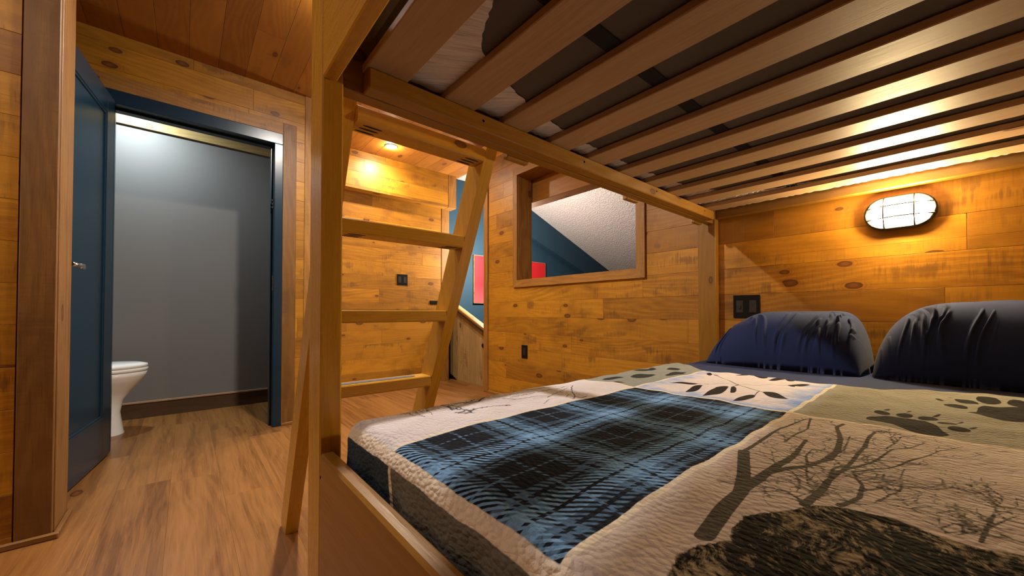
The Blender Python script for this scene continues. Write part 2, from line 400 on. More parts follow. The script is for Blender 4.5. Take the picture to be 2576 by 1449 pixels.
# ------------------------------------------------------------------ bathroom behind the door
XB = -4.03
t = MB(); t.box((XB-.1, -1.9, 0), (XB, .70, 2.399), b=0); structure('wall_bathroom_far', t, M['grey'])
t = MB(); t.box((XB, .60, 0), (XD-.126, .70, 2.399), b=0); structure('wall_bathroom_right', t, M['grey'])
t = MB(); t.box((XB, -1.9, 0), (XD-.126, -1.8, 2.399), b=0); structure('wall_bathroom_left', t, M['grey'])
t = MB(); t.box((XB, -1.8, 2.205), (XB+.02, .60, 2.399), grain=1, b=.001, rnd=.1); structure('trim_8', t, M['knee'])
t = MB(); t.box((XB, -1.8, 0), (XB+.016, .60, .112), grain=1, b=.001, rnd=.9); t.box((XB, -1.8, .112), (XB+.024, .60, .124), grain=1, b=.001, mi=1); structure('baseboard_bathroom', t, [wood('dark_base', (.10, .055, .025), (.07, .036, .015), (.03, .015, .008), rough=.5), M['slat']])  # pale cap over a dark face paints in the light along the top edge
D1 = thing('door_1', (XD, .07, 0), kind='structure')
fr = MB()
fr.box((XD-.13, .462, 0), (XD+.022, .514, 1.99), b=.003); fr.box((XD-.13, -.380, 0), (XD+.022, -.334, 1.99), b=.003); fr.box((XD-.13, -.369, 1.99), (XD+.022, .514, 2.068), b=.003)
fr.box((XD-.09, .450, 0), (XD-.045, .462, 1.978), b=.001); fr.box((XD-.09, -.334, 0), (XD-.045, -.324, 1.978), b=.001); fr.box((XD-.09, -.334, 1.978), (XD-.045, .462, 1.99), b=.001)
fro = fr.build('door_frame', M['blue'], D1)
sp = MB(); sp.box((XD-.030, .460, .955), (XD-.002, .4625, 1.06), b=.0005); sp.build('strike_plate', M['steel'], fro)
sp = MB(); sp.box((XD-.034, .459, .98), (XD-.012, .4602, 1.03), b=0); sp.build('strike_hole', M['black'], fro)
sp = MB(); sp.box((XD-.02, .4595, 1.53), (XD+.004, .4625, 1.60), b=.0005)
for zz in (1.54, 1.565, 1.59): sp.tube([(XD-.008, .456, zz-.006), (XD-.008, .456, zz+.006)], .005)
sp.build('bumper_latch', M['blackm'], fro)
LM = Matrix.Translation((XD+.028, -.318, 0)) @ Matrix.Rotation(math.radians(-7.2), 4, 'Z')
TH = .036
lf = MB()
lf.box((.0, -TH, .01), (.115, 0, 2.0), b=.002, M=LM); lf.box((.645, -TH, .01), (.76, 0, 2.0), b=.002, M=LM)
lf.box((.115, -TH, 1.885), (.645, 0, 2.0), b=.002, M=LM); lf.box((.115, -TH, .01), (.645, 0, .235), b=.002, M=LM)
lf.box((.11, -TH+.009, .23), (.65, -.009, 1.89), b=0, M=LM)
for lo, hi in (((.115, -.012, .235), (.127, -.003, 1.885)), ((.633, -.012, .235), (.645, -.003, 1.885)), ((.115, -.012, .235), (.645, -.003, .247)), ((.115, -.012, 1.873), (.645, -.003, 1.885))):
    lf.box(lo, hi, b=.004, M=LM)
leaf = lf.build('door_leaf', M['blue'], D1)
hd = MB()
def tr_pts(pts): return [tuple(LM @ Vector(p)) for p in pts]
hd.loft([tr_pts([(.70+.026*math.cos(a), y, 1.0+.026*math.sin(a)) for a in [k*math.pi/12 for k in range(24)]]) for y in (0, .008)])
hd.tube(tr_pts([(.70, .006, 1.0), (.70, .045, 1.0)]), .009, 12)
hd.tube(tr_pts([(.712, .045, 1.0), (.67, .047, 1.0), (.62, .046, 1.0)]), .0095, 12)
hd.box((.585, .038, .987), (.635, .054, 1.011), b=.004, M=LM)
hd.build('door_handle', M['steel'], leaf, fix=True)
# toilet
T = thing('toilet', (-3.63, -.5, 0), 'white ceramic toilet partly hidden behind the open navy door', 'toilet')
def ering(z, cy, rx, ry, n=40, cx=-3.63, p=2.0):
    r = []
    for k in range(n):
        a = 2*math.pi*k/n; c, s_ = math.cos(a), math.sin(a)
        r.append((cx+rx*abs(c)**(2/p)*(1 if c > 0 else -1), cy+ry*abs(s_)**(2/p)*(1 if s_ > 0 else -1), z))
    return r
tb = MB(); tb.loft([ering(0, -.50, .115, .195, p=2.6), ering(.02, -.50, .112, .19, p=2.6), ering(.14, -.50, .100, .175, p=2.4), ering(.22, -.495, .105, .185), ering(.28, -.485, .130, .215), ering(.335, -.475, .158, .247), ering(.375, -.468, .175, .264), ering(.40, -.466, .180, .270), ering(.405, -.466, .172, .262)])
tb.build('toilet_bowl', M['ceramic'], T)
tb = MB(); tb.loft([ering(.406, -.466, .178, .268), ering(.412, -.466, .184, .274), ering(.425, -.466, .184, .274), ering(.43, -.466, .178, .268)]); tb.build('toilet_seat', M['ceramic'], T)
tb = MB(); tb.loft([ering(.432, -.466, .178, .268), ering(.438, -.466, .183, .273), ering(.452, -.466, .180, .270), ering(.462, -.466, .15, .235), ering(.466, -.466, .08, .13)]); tb.build('toilet_lid', M['ceramic'], T)
tb = MB(); tb.box((-3.82, -.93, .40), (-3.44, -.74, .76), b=.025); tb.box((-3.83, -.94, .762), (-3.43, -.73, .79), b=.012); tb.build('toilet_tank', M['ceramic'], T)
# ------------------------------------------------------------------ stairwell beyond the back wall
YK = 2.451
kz = lambda x: .795+(x+3.816)*(-.4286)
kn = MB(); rg = random.Random(9); x = -4.35
while x < -3.0:
    x2 = min(x+.125, -3.0); kn.prism([(x+.001, -1.2), (x2-.001, -1.2), (x2-.001, kz(x2)), (x+.001, kz(x))], 1, YK, YK+.018, grain=2, rnd=rg.random()); x = x2
kn.prism([(-4.35, -1.2), (-3.0, -1.2), (-3.0, kz(-3.0)), (-4.35, kz(-4.35))], 1, YK+.019, YK+.09, mi=1)
structure('wall_stair', kn, [M['knee'], M['backing']])
ang = math.atan(.4286)
def slope_box(lo, hi, mat, name, kind, parent=None):
    mm = Matrix.Translation((-3.816, 0, .795)) @ Matrix.Rotation(ang, 4, 'Y')
    b_ = MB(); b_.box(lo, hi, grain=0, b=.003, M=mm, rnd=.2); o = b_.build(name, mat, parent)
    if kind: o['kind'] = kind
    return o
slope_box((-.62, YK-.012, 0), (.9, YK+.11, .022), M['knee'], 'trim_9', 'structure')
HR = thing('handrail', (-3.6, YK-.045, .80), 'brown wooden handrail sloping down along the stair half wall', 'handrail')
slope_box((-.62, YK-.062, .052), (.9, YK-.034, .074), M['bed'], 'wooden_rail', None, HR)
slope_box((-.62, YK-.064, .030), (.9, YK-.032, .052), M['blackm'], 'rail_gap_shade', None, HR)  # black strip standing for the shade in the gap under the handrail
for xx in (-4.2, -3.25): hb = MB(); hb.tube([(xx, YK-.052, kz(xx)+.052), (xx, YK-.05, kz(xx)-.03), (xx, YK+.002, kz(xx)-.05)], .006); hb.build('rail_bracket', M['blackm'], HR)
t = MB(); t.prism([(-4.35, 0.002), (-3.86, 0.002), (-4.06, .085), (-4.35, .20)], 1, YK-.010, YK-.001); structure('trim_10', t, M['black'])
bp = MB(); bp.loft([[( -3.331+.024*math.cos(a)*k, YK-y, .44+.024*math.sin(a)*k) for a in [q*math.pi/10 for q in range(20)]] for y, k in ((.001, 1), (.008, 1), (.012, .7))])
tag(bp.build('wall_bumper', M['black']), 'small round black stop on the vertical planks of the stair half wall', 'door stop')
XS = -4.4
slz = lambda y: 2.367-.394*(y-4.188)
YF = 6.6
t = MB(); t.prism([(2.405, -1.3), (YF, -1.3), (YF, slz(YF)), (3.546, 2.62), (2.405, 2.62)], 0, XS-.1, XS); structure('wall_stair_blue', t, M['bluewall'])
t = MB(); t.prism([(4.19, 1.946), (5.6, 1.946-.355*1.41), (6.4, 1.946-.355*2.21), (6.4, slz(6.4)-.002), (3.9, slz(3.9)-.002), (3.9, 2.049)], 0, XS+.001, XS+.10); structure('trim_11', t, M['bluewall'])
t = MB(); t.box((-4.4, 2.30, -1.3), (-4.051, 2.405, 2.62), b=0); structure('wall_alcove_end', t, M['bluewall'])
t = MB(); t.prism([(2.432, 2.62), (3.546, 2.62), (YF, slz(YF)), (YF, slz(YF)+.1), (3.546, 2.72), (2.432, 2.72)], 0, XS, .8); structure('ceiling_stair', t, M['stipple'])
t = MB(); t.box((XS, YF, -1.3), (.8, YF+.1, 2), b=0); structure('wall_stair_far', t, M['bluewall'])
t = MB(); t.box((.7, 2.49, -1.3), (.8, YF, 2.7), b=0); structure('wall_stair_right', t, M['bluewall'])
t = MB(); t.box((XS, 2.5, -1.32), (.8, YF, -1.3), b=0); structure('floor_stair', t, M['floor'])
t = MB(); t.box((-3.10, 2.49, 1.842), (-.6, 2.62, 2.62), grain=0, b=.003, rnd=.7); t.box((XS, 2.43, 2.401), (-3.1, 2.45, 2.62), b=0); structure('trim_12', t, M['ceil'])
pic = MB(); pic.box((XS+.001, 3.055, .936), (XS+.035, 4.467, 1.60), b=.003, mi=0)
po = thing('wall_art', (XS+.02, 3.76, .936), 'large plain red canvas on the blue stairwell wall', 'wall art')
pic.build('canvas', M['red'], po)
pe = MB(); pe.box((XS+.001, 3.047, .930), (XS+.033, 3.055, 1.606), b=.001); pe.box((XS+.001, 3.047, .928), (XS+.033, 4.475, .935), b=.001); pe.box((XS+.001, 3.047, 1.601), (XS+.033, 4.475, 1.608), b=.001); pe.box((XS+.001, 4.468, .930), (XS+.033, 4.476, 1.606), b=.001)
pe.build('picture_edge', M['knee'], po)
# ------------------------------------------------------------------ wall plates
def outlet(cx, cz, wdt, hgt, plane, pos, label, kind='double'):
    """plane 'y': on the back wall (faces -Y); 'x': on the alcove wall (faces +X)"""
    def P(a, b, d):
        return (cx+a, pos-d, cz+b) if plane == 'y' else (pos+d, cx+a, cz+b)
    def bx(mb, a0, a1, b0, b1, d0, d1, b=.001): mb.box(P(a0, b0, d0), P(a1, b1, d1), b=b)
    th = thing('outlet', P(0, -hgt/2, 0), label, 'outlet', 'black wall outlets')
    p = MB(); bx(p, -wdt/2, wdt/2, -hgt/2, hgt/2, .0005, .006, .002); p.build('cover_plate', M['black'], th)
    gangs = (0,) if kind == 'single' else (-wdt/4, wdt/4)
    for i, gx in enumerate(gangs):
        p = MB(); bx(p, gx-.0165, gx+.0165, -.033, .033, .006, .0078, .001)
        if kind == 'switch' and i == 0:
            bx(p, gx-.006, gx+.006, -.012, .006, .0078, .016, .002)
        p.build('receptacle' if not (kind == 'switch' and i == 0) else 'toggle_switch', M['blackm'], th)
        s_ = MB()
        for zz in (-.018, .018):
            if kind == 'switch' and i == 0: continue
            bx(s_, gx-.008, gx-.006, zz-.005, zz+.005, .0079, .0082, 0); bx(s_, gx+.006, gx+.008, zz-.005, zz+.005, .0079, .0082, 0); bx(s_, gx-.0025, gx+.0025, zz-.013, zz-.009, .0079, .0082, 0)
        if s_.v: s_.build('plug_slots', M['slot'], th)
    return th
outlet(-2.517, .447, .075, .118, 'y', YB, 'black single outlet low on the plank wall under the window opening', 'single')
outlet(-.736, .83, .128, .124, 'y', YB, 'black double wall plate with toggle above the left navy pillow', 'switch')
outlet(1.785, 1.155, .122, .118, 'x', -3.92, 'square black outlet on the alcove plank wall behind the ladder')
vt = MB(); vt.box((-3.92, 2.12, .895), (-3.912, 2.27, .935), b=.002); vt.box((-3.912, 2.125, .900), (-3.9105, 2.265, .930), b=0)
tag(vt.build('slot_plate', M['black']), 'narrow horizontal black plate on the alcove plank wall right of the square outlet', 'wall plate')
# ------------------------------------------------------------------ lights with their fixtures
def area_light(name, loc, size, energy, col, parent, spread=150, rot=(0, 0, 0)):
    l = bpy.data.lights.new(name, 'AREA'); l.shape = 'DISK'; l.size = size; l.energy = energy; l.color = col; l.spread = math.radians(spread)
    o = bpy.data.objects.new(name, l); COL.objects.link(o); o.parent = parent; o.location = Vector(loc)-world_loc(parent); o.rotation_euler = rot
    return o
M['lens'] = emis('downlight_lens', C_NEUT, 30)
M['lenscool'] = emis('bath_lens', C_COOL, 30)
M['ring'] = plain('white_trim_ring', (.7, .68, .64), .4)
def downlight(x, y, z, energy, col, label, mat):
    th = thing('recessed_light', (x, y, z), label, 'ceiling light', 'recessed ceiling lights')
    r = MB(); n = 40
    r.loft([[(x+rr*math.cos(2*math.pi*k/n), y+rr*math.sin(2*math.pi*k/n), zz) for k in range(n)] for rr, zz in ((.058, z-.0005), (.058, z-.004), (.052, z-.007), (.044, z-.006), (.040, z-.002))], cap=False)
    r.build('trim_ring', M['ring'], th)
    l = MB(); l.loft([[(x+rr*math.cos(2*math.pi*k/n), y+rr*math.sin(2*math.pi*k/n), zz) for k in range(n)] for rr, zz in ((.0405, z-.003), (.030, z-.005), (.012, z-.006))]); l.build('lens', mat, th)
    area_light('downlight_lamp', (x, y, z-.011), .085, energy*.72, col, th, 165)
    pl = bpy.data.lights.new('downlight_glow', 'POINT'); pl.energy = energy*.42; pl.color = col; pl.shadow_soft_size = .022
    po_ = bpy.data.objects.new('downlight_glow', pl); COL.objects.link(po_); po_.parent = th; po_.location = (0, 0, -.034)
    return th
downlight(-3.518, 1.485, ZC, P_DOWN*.42, C_NEUT, 'lit recessed ceiling light in the alcove above the ladder', M['lens'])
downlight(-1.94, .62, ZC, P_DOWN, C_WARM, 'lit recessed ceiling light over the bedroom floor beside the ladder', M['lens'])
downlight(-1.30, -1.00, ZC, P_DOWN*.22, C_WARM, 'added unseen fill light in the ceiling beyond the foot of the bed', M['lens'])  # added lamp, gives weak general fill from out of view
downlight(-3.72, -.32, ZC, P_BATH, C_COOL, 'cool white recessed light in the bathroom ceiling', M['lenscool'])
PD = thing('added_stair_lamp', (-3.55, 3.0, 1.55), 'added unseen round lamp that brightens the stairwell', 'ceiling light')  # lamp added out of sight to brighten the stairwell ceiling
p = MB(); p.loft([[(-3.55+.09*math.sin(math.pi*j/12)*math.cos(2*math.pi*k/24), 3.0+.09*math.sin(math.pi*j/12)*math.sin(2*math.pi*k/24), 1.55-.09*math.cos(math.pi*j/12)) for k in range(24)] for j in range(1, 12)]); p.build('globe', emis('added_globe_glow', (1, .88, .78), P_STAIR), PD)
p = MB(); p.tube([(-3.55, 3.0, 1.638), (-3.55, 3.0, 2.618)], .004); p.build('cord', M['blackm'], PD)
M['glass'] = emis('amber_glass', C_AMB, E_WALL)
def wall_lamp(base, rotz, label, glass):
    """oval bulkhead lamp; local frame: x along the wall, -y out of the wall"""
    th = thing('wall_lamp', base, label, 'wall light', 'oval amber wall lamps')
    R4 = Matrix.Translation(base) @ Matrix.Rotation(rotz, 4, 'Z'); W = lambda p: tuple(R4 @ Vector(p)); WL = lambda L: [W(p) for p in L]
    def stad(hw, hh, y, n=12):
        pts = []; r = hh; a = hw-hh
        for sgn, st in ((1, -math.pi/2), (-1, math.pi/2)):
            for k in range(n+1):
                t_ = st+math.pi*k/n; pts.append((sgn*a+r*math.cos(t_), -y, r*math.sin(t_)))
        return pts
    b_ = MB(); b_.loft([WL(stad(*q_)) for q_ in ((.108, .070, .0005), (.110, .071, .012), (.110, .071, .030), (.105, .066, .034), (.096, .057, .034))]); b_.build('lamp_housing', M['blackm'], th, fix=True)
    gl = MB(); gl.loft([WL(stad(*q_)) for q_ in ((.095, .056, .0345), (.094, .055, .048), (.085, .047, .062), (.066, .030, .070), (.040, .010, .072))]); gl.build('glass_diffuser', glass, th, fix=True)
    def arc(p0, p1, mid):
        a = Vector(p0); b2 = Vector(p1); return WL([tuple(a.lerp(b2, k/10)+Vector((0, -mid*math.sin(math.pi*k/10)**.6, 0))) for k in range(11)])
    for dx in (-.045, .045): cg = MB(); cg.tube(arc((dx, -.034, -.066), (dx, -.034, .066), .044), .0028); cg.build('cage_bar', M['blackm'], th)
    for dz in (-.024, .024): cg = MB(); cg.tube(arc((-.102, -.034, dz), (.102, -.034, dz), .044), .0028); cg.build('cage_bar', M['blackm'], th)
    cg = MB(); ring = WL(stad(.104, .065, .036)); cg.tube(ring+[ring[0]], .0035); cg.build('cage_ring', M['blackm'], th)
    for dx, dz in ((-.098, -.02), (.098, .02)):
        sc_ = MB(); sc_.loft([WL([(dx+.004*k2*math.cos(a), yy, dz+.004*k2*math.sin(a)) for a in [q*math.pi/6 for q in range(12)]]) for yy, k2 in ((-.036, 1), (-.041, .8))]); sc_.build('screw', M['steel'], th)
    return th
wall_lamp((-.148, YB, 1.222), 0, 'oval amber caged wall lamp above the navy pillows', M['glass'])
wall_lamp((-1.85, -2.3, 1.25), math.pi, 'added unseen amber wall lamp that brightens the near bed post', emis('amber_glass_added', C_AMB, E_WALL*.55))  # second lamp, added behind the camera to brighten the near post
# ------------------------------------------------------------------ bunk bed
BX0, BX1, BY0, BY1 = -.97, .72, .2166, 2.308
BB = thing('bunk_bed', (-.1, 1.25, 0), 'honey stained wooden bunk bed with slatted upper bunk above the patchwork quilt', 'bunk bed')
def part(name, lo, hi, grain, b=.004, mat=None, rnd=None, parent=None):
    p = MB(); p.box(lo, hi, grain=grain, b=b, rnd=rnd); return p.build(name, mat or M['bed'], parent or BB)
PI_ = -.875
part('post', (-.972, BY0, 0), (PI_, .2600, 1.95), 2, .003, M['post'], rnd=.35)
part('post', (-.972, 2.262, 0), (PI_, 2.308, 1.95), 2, .003, M['bed'], rnd=.1)
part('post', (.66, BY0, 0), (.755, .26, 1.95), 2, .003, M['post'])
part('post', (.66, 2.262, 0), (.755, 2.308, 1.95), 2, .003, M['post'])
part('footboard', (PI_+.0015, BY0-.001, .12), (.66, .2455, .501), 0, .005, rnd=.7)
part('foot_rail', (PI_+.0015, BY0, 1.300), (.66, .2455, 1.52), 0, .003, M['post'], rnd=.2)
part('guard_rail', (PI_+.0015, BY0, 1.66), (.66, .2455, 1.80), 0, .003, rnd=.5)
part('head_rail', (PI_+.001, 2.266, 1.325), (.66, 2.308, 1.46), 0, .004, rnd=.35)
part('side_rail', (-.924, .2605, 1.300), (-.8845, 2.2615, 1.50), 1, .003, rnd=.8)
part('slat_support', (-.8838, .305, 1.3005), (-.8435, 2.17, 1.347), 1, .003, rnd=.75)
part('side_rail', (.70, .2605, 1.300), (.74, 2.2615, 1.50), 1, .003)
part('slat_support', (.655, .305, 1.3005), (.6995, 2.17, 1.347), 1, .003)
part('side_rail', (-.93, .2605, .20), (-.892, 2.2615, .40), 1, .003)
part('side_rail', (.69, .2605, .20), (.73, 2.2615, .40), 1, .003)
for (ya, yb) in ((.775, .868), (1.455, 1.55), (2.12, 2.21)):
    part('guard_post', (-.948, ya, 1.2935), (-.9245, yb, 1.95), 2, .003)
for zz in (1.62, 1.78): part('guard_board', (-.9695, .775, zz), (-.9485, 2.30, zz+.09), 1, .003)
for k in range(10):
    y0 = .302+.1955*k if k < 9 else 2.066
    part('slat', (-.88, y0+random.uniform(-.002, .002), 1.3475), (.695, y0+.096, 1.3665), 0, .002, M['slat'], rnd=[.6, .45, .55, .3, .35, .25, .4, .3, .2, .15][k])
st = MB(); st.box((-.49, .29, 1.3672), (-.452, 2.19, 1.369), b=0); st.build('webbing_strap', M['strap'], BB)
st = MB(); st.box((.16, .29, 1.3672), (.198, 2.19, 1.369), b=0); st.build('webbing_strap', M['strap'], BB)
part('bed_base', (-.885, .26, .30), (.66, 2.26, .335), 1, .002, M['slat'])
for x_, y_, z_ in ((PI_+.012, BY0-.0012, .455), (PI_+.012, BY0-.0012, .17)):
    sc_ = MB(); sc_.loft([[(x_+.0035*math.cos(a)*kk, y_, z_+.0035*math.sin(a)*kk) for a in [q*math.pi/6 for q in range(12)]] for kk in (1, .2)]); sc_.build('screw_hole', M['slot'], BB)
for y_ in (.62, 1.06, 1.56, 2.05): sc_ = MB(); sc_.loft([[(-.8433, y_+.004*math.cos(a)*kk, 1.328+.004*math.sin(a)*kk) for a in [q*math.pi/6 for q in range(12)]] for kk in (1, .2)]); sc_.build('screw_hole', M['slot'], BB)
# ------------------------------------------------------------------ ladder
LD = thing('ladder', (-1.3, .53, 0), 'honey wooden ladder with four flat rungs leaning on the upper bunk', 'ladder')
xl = lambda z: -1.575+.455*z
def stringer(y0, y1, rnd):
    p = MB(); zt = 1.335
    D = .090
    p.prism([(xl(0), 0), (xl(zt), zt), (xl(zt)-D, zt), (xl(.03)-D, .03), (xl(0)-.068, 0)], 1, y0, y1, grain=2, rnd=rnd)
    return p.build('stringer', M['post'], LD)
stringer(.278, .320, .25); stringer(.727, .770, .5)
for k, zt in enumerate((.553, .806, 1.062, 1.325)):
    x1 = xl(zt)-.004; th_ = .041
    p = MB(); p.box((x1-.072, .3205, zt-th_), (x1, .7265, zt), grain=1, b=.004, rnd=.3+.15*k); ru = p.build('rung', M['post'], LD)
    gp = MB(); n = 12; pts = []
    cx0, r_ = x1-.034, .017
    for sgn, st_, yy in ((1, 0, .655), (-1, math.pi, .385)):
        for q in range(n+1):
            a = st_+math.pi*q/n; pts.append((cx0+r_*math.cos(a), yy+r_*math.sin(a)))
    gp.prism(pts, 2, zt+.0003, zt+.0015); gp.build('grip_tape', M['grip'], ru)
    for ye in (.3205+.045, .7265-.045):
        for j, dx in enumerate((-.057, -.038, -.019)):
            c0 = (x1+dx, ye+(j-1)*.004)
            pp = [(c0[0]+.0042*math.cos(a), c0[1]+.026*math.sin(a)) for a in [q*math.pi/8 for q in range(16)]]
            sl = MB(); sl.prism(pp, 2, zt-th_-.0006, zt-th_+.0003); sl.build('pocket_hole', M['slot'], ru)
# ------------------------------------------------------------------ mattresses
UM = thing('mattress', (-.1, 1.26, 1.37), 'grey mattress with white elastic sheet edge lying on the upper bunk slats', 'mattress')
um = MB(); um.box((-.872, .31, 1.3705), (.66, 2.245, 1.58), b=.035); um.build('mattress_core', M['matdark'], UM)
es = MB()
def smoothstep(a, b, x):
    t_ = min(1, max(0, (x-a)/(b-a))); return t_*t_*(3-2*t_)
curve = [(.60, .40), (.0, .40), (-.45, .405), (-.541, .421), (-.587, .440), (-.628, .457), (-.669, .488), (-.70, .545), (-.72, .606), (-.7415, .667), (-.7745, .794), (-.7875, .876), (-.802, 1.01), (-.81, 1.2), (-.81, 1.41), (-.80, 1.46), (-.783, 1.67), (-.755, 1.77), (-.72, 1.86), (-.67, 1.96), (-.60, 2.03), (-.53, 2.048), (-.45, 2.054), (.0, 2.12), (.3, 2.16), (.60, 2.17)]
P = [Vector((x, y, 0)) for x, y in curve]; res = []
for a_, b_ in zip(P, P[1:]):
    n_ = max(1, int((b_-a_).length/.004))
    res += [a_.lerp(b_, k/n_) for k in range(n_)]
for _ in range(12): res = [res[0]]+[(res[i-1]+res[i]*2+res[i+1])/4 for i in range(1, len(res)-1)]+[res[-1]]
V = []; F = []; U = []; rows = 9; arc_ = 0
for i, p in enumerate(res):
    if i: arc_ += (p-res[i-1]).length
    c_ = Vector((-.25, 1.26, 0)); dv = p-c_; k1 = (-.868-c_.x)/dv.x if dv.x < -1e-6 else 99; k2 = ((2.245 if dv.y > 0 else .385)-c_.y)/dv.y if abs(dv.y) > 1e-6 else 99
    o_ = c_+dv*max(1.02, min(abs(k1), abs(k2)))
    ph = arc_*190+math.sin(arc_*37)*2.2+math.sin(arc_*91)
    for j in range(rows):
        t_ = j/(rows-1); q_ = p.lerp(o_, t_)
        V.append((q_.x+.0015*math.sin(ph*.7)*(1-t_), q_.y+.0015*math.sin(ph*.9)*(1-t_), 1.3693-.0012*(1+math.sin(ph+t_*1.6)))); U.append((arc_, t_*(p-o_).length))
for i in range(len(res)-1):
    for j in range(rows-1): F.append([i*rows+j, (i+1)*rows+j, (i+1)*rows+j+1, i*rows+j+1])
es.add(V, F, [[U[i] for i in f] for f in F], .5, True)
es.build('fitted_sheet_edge', M['elastic'], UM)
sd = MB(); pin = []; V = []; F = []
n = 260
for i in range(n):
    x = -.87+1.52*i/(n-1)
    for j in range(7):
        t_ = j/6; z_ = 1.372+t_*.06; y_ = 2.248+.007*math.sin(i*1.1+math.sin(i*.3))*(1-t_)
        V.append((x, y_-.0, z_))
for i in range(n-1):
    for j in range(6): F.append([i*7+j, (i+1)*7+j, (i+1)*7+j+1, i*7+j+1])
sd.add(V, F, None, .5, True); sd.build('sheet_hem', M['elastic'], UM)
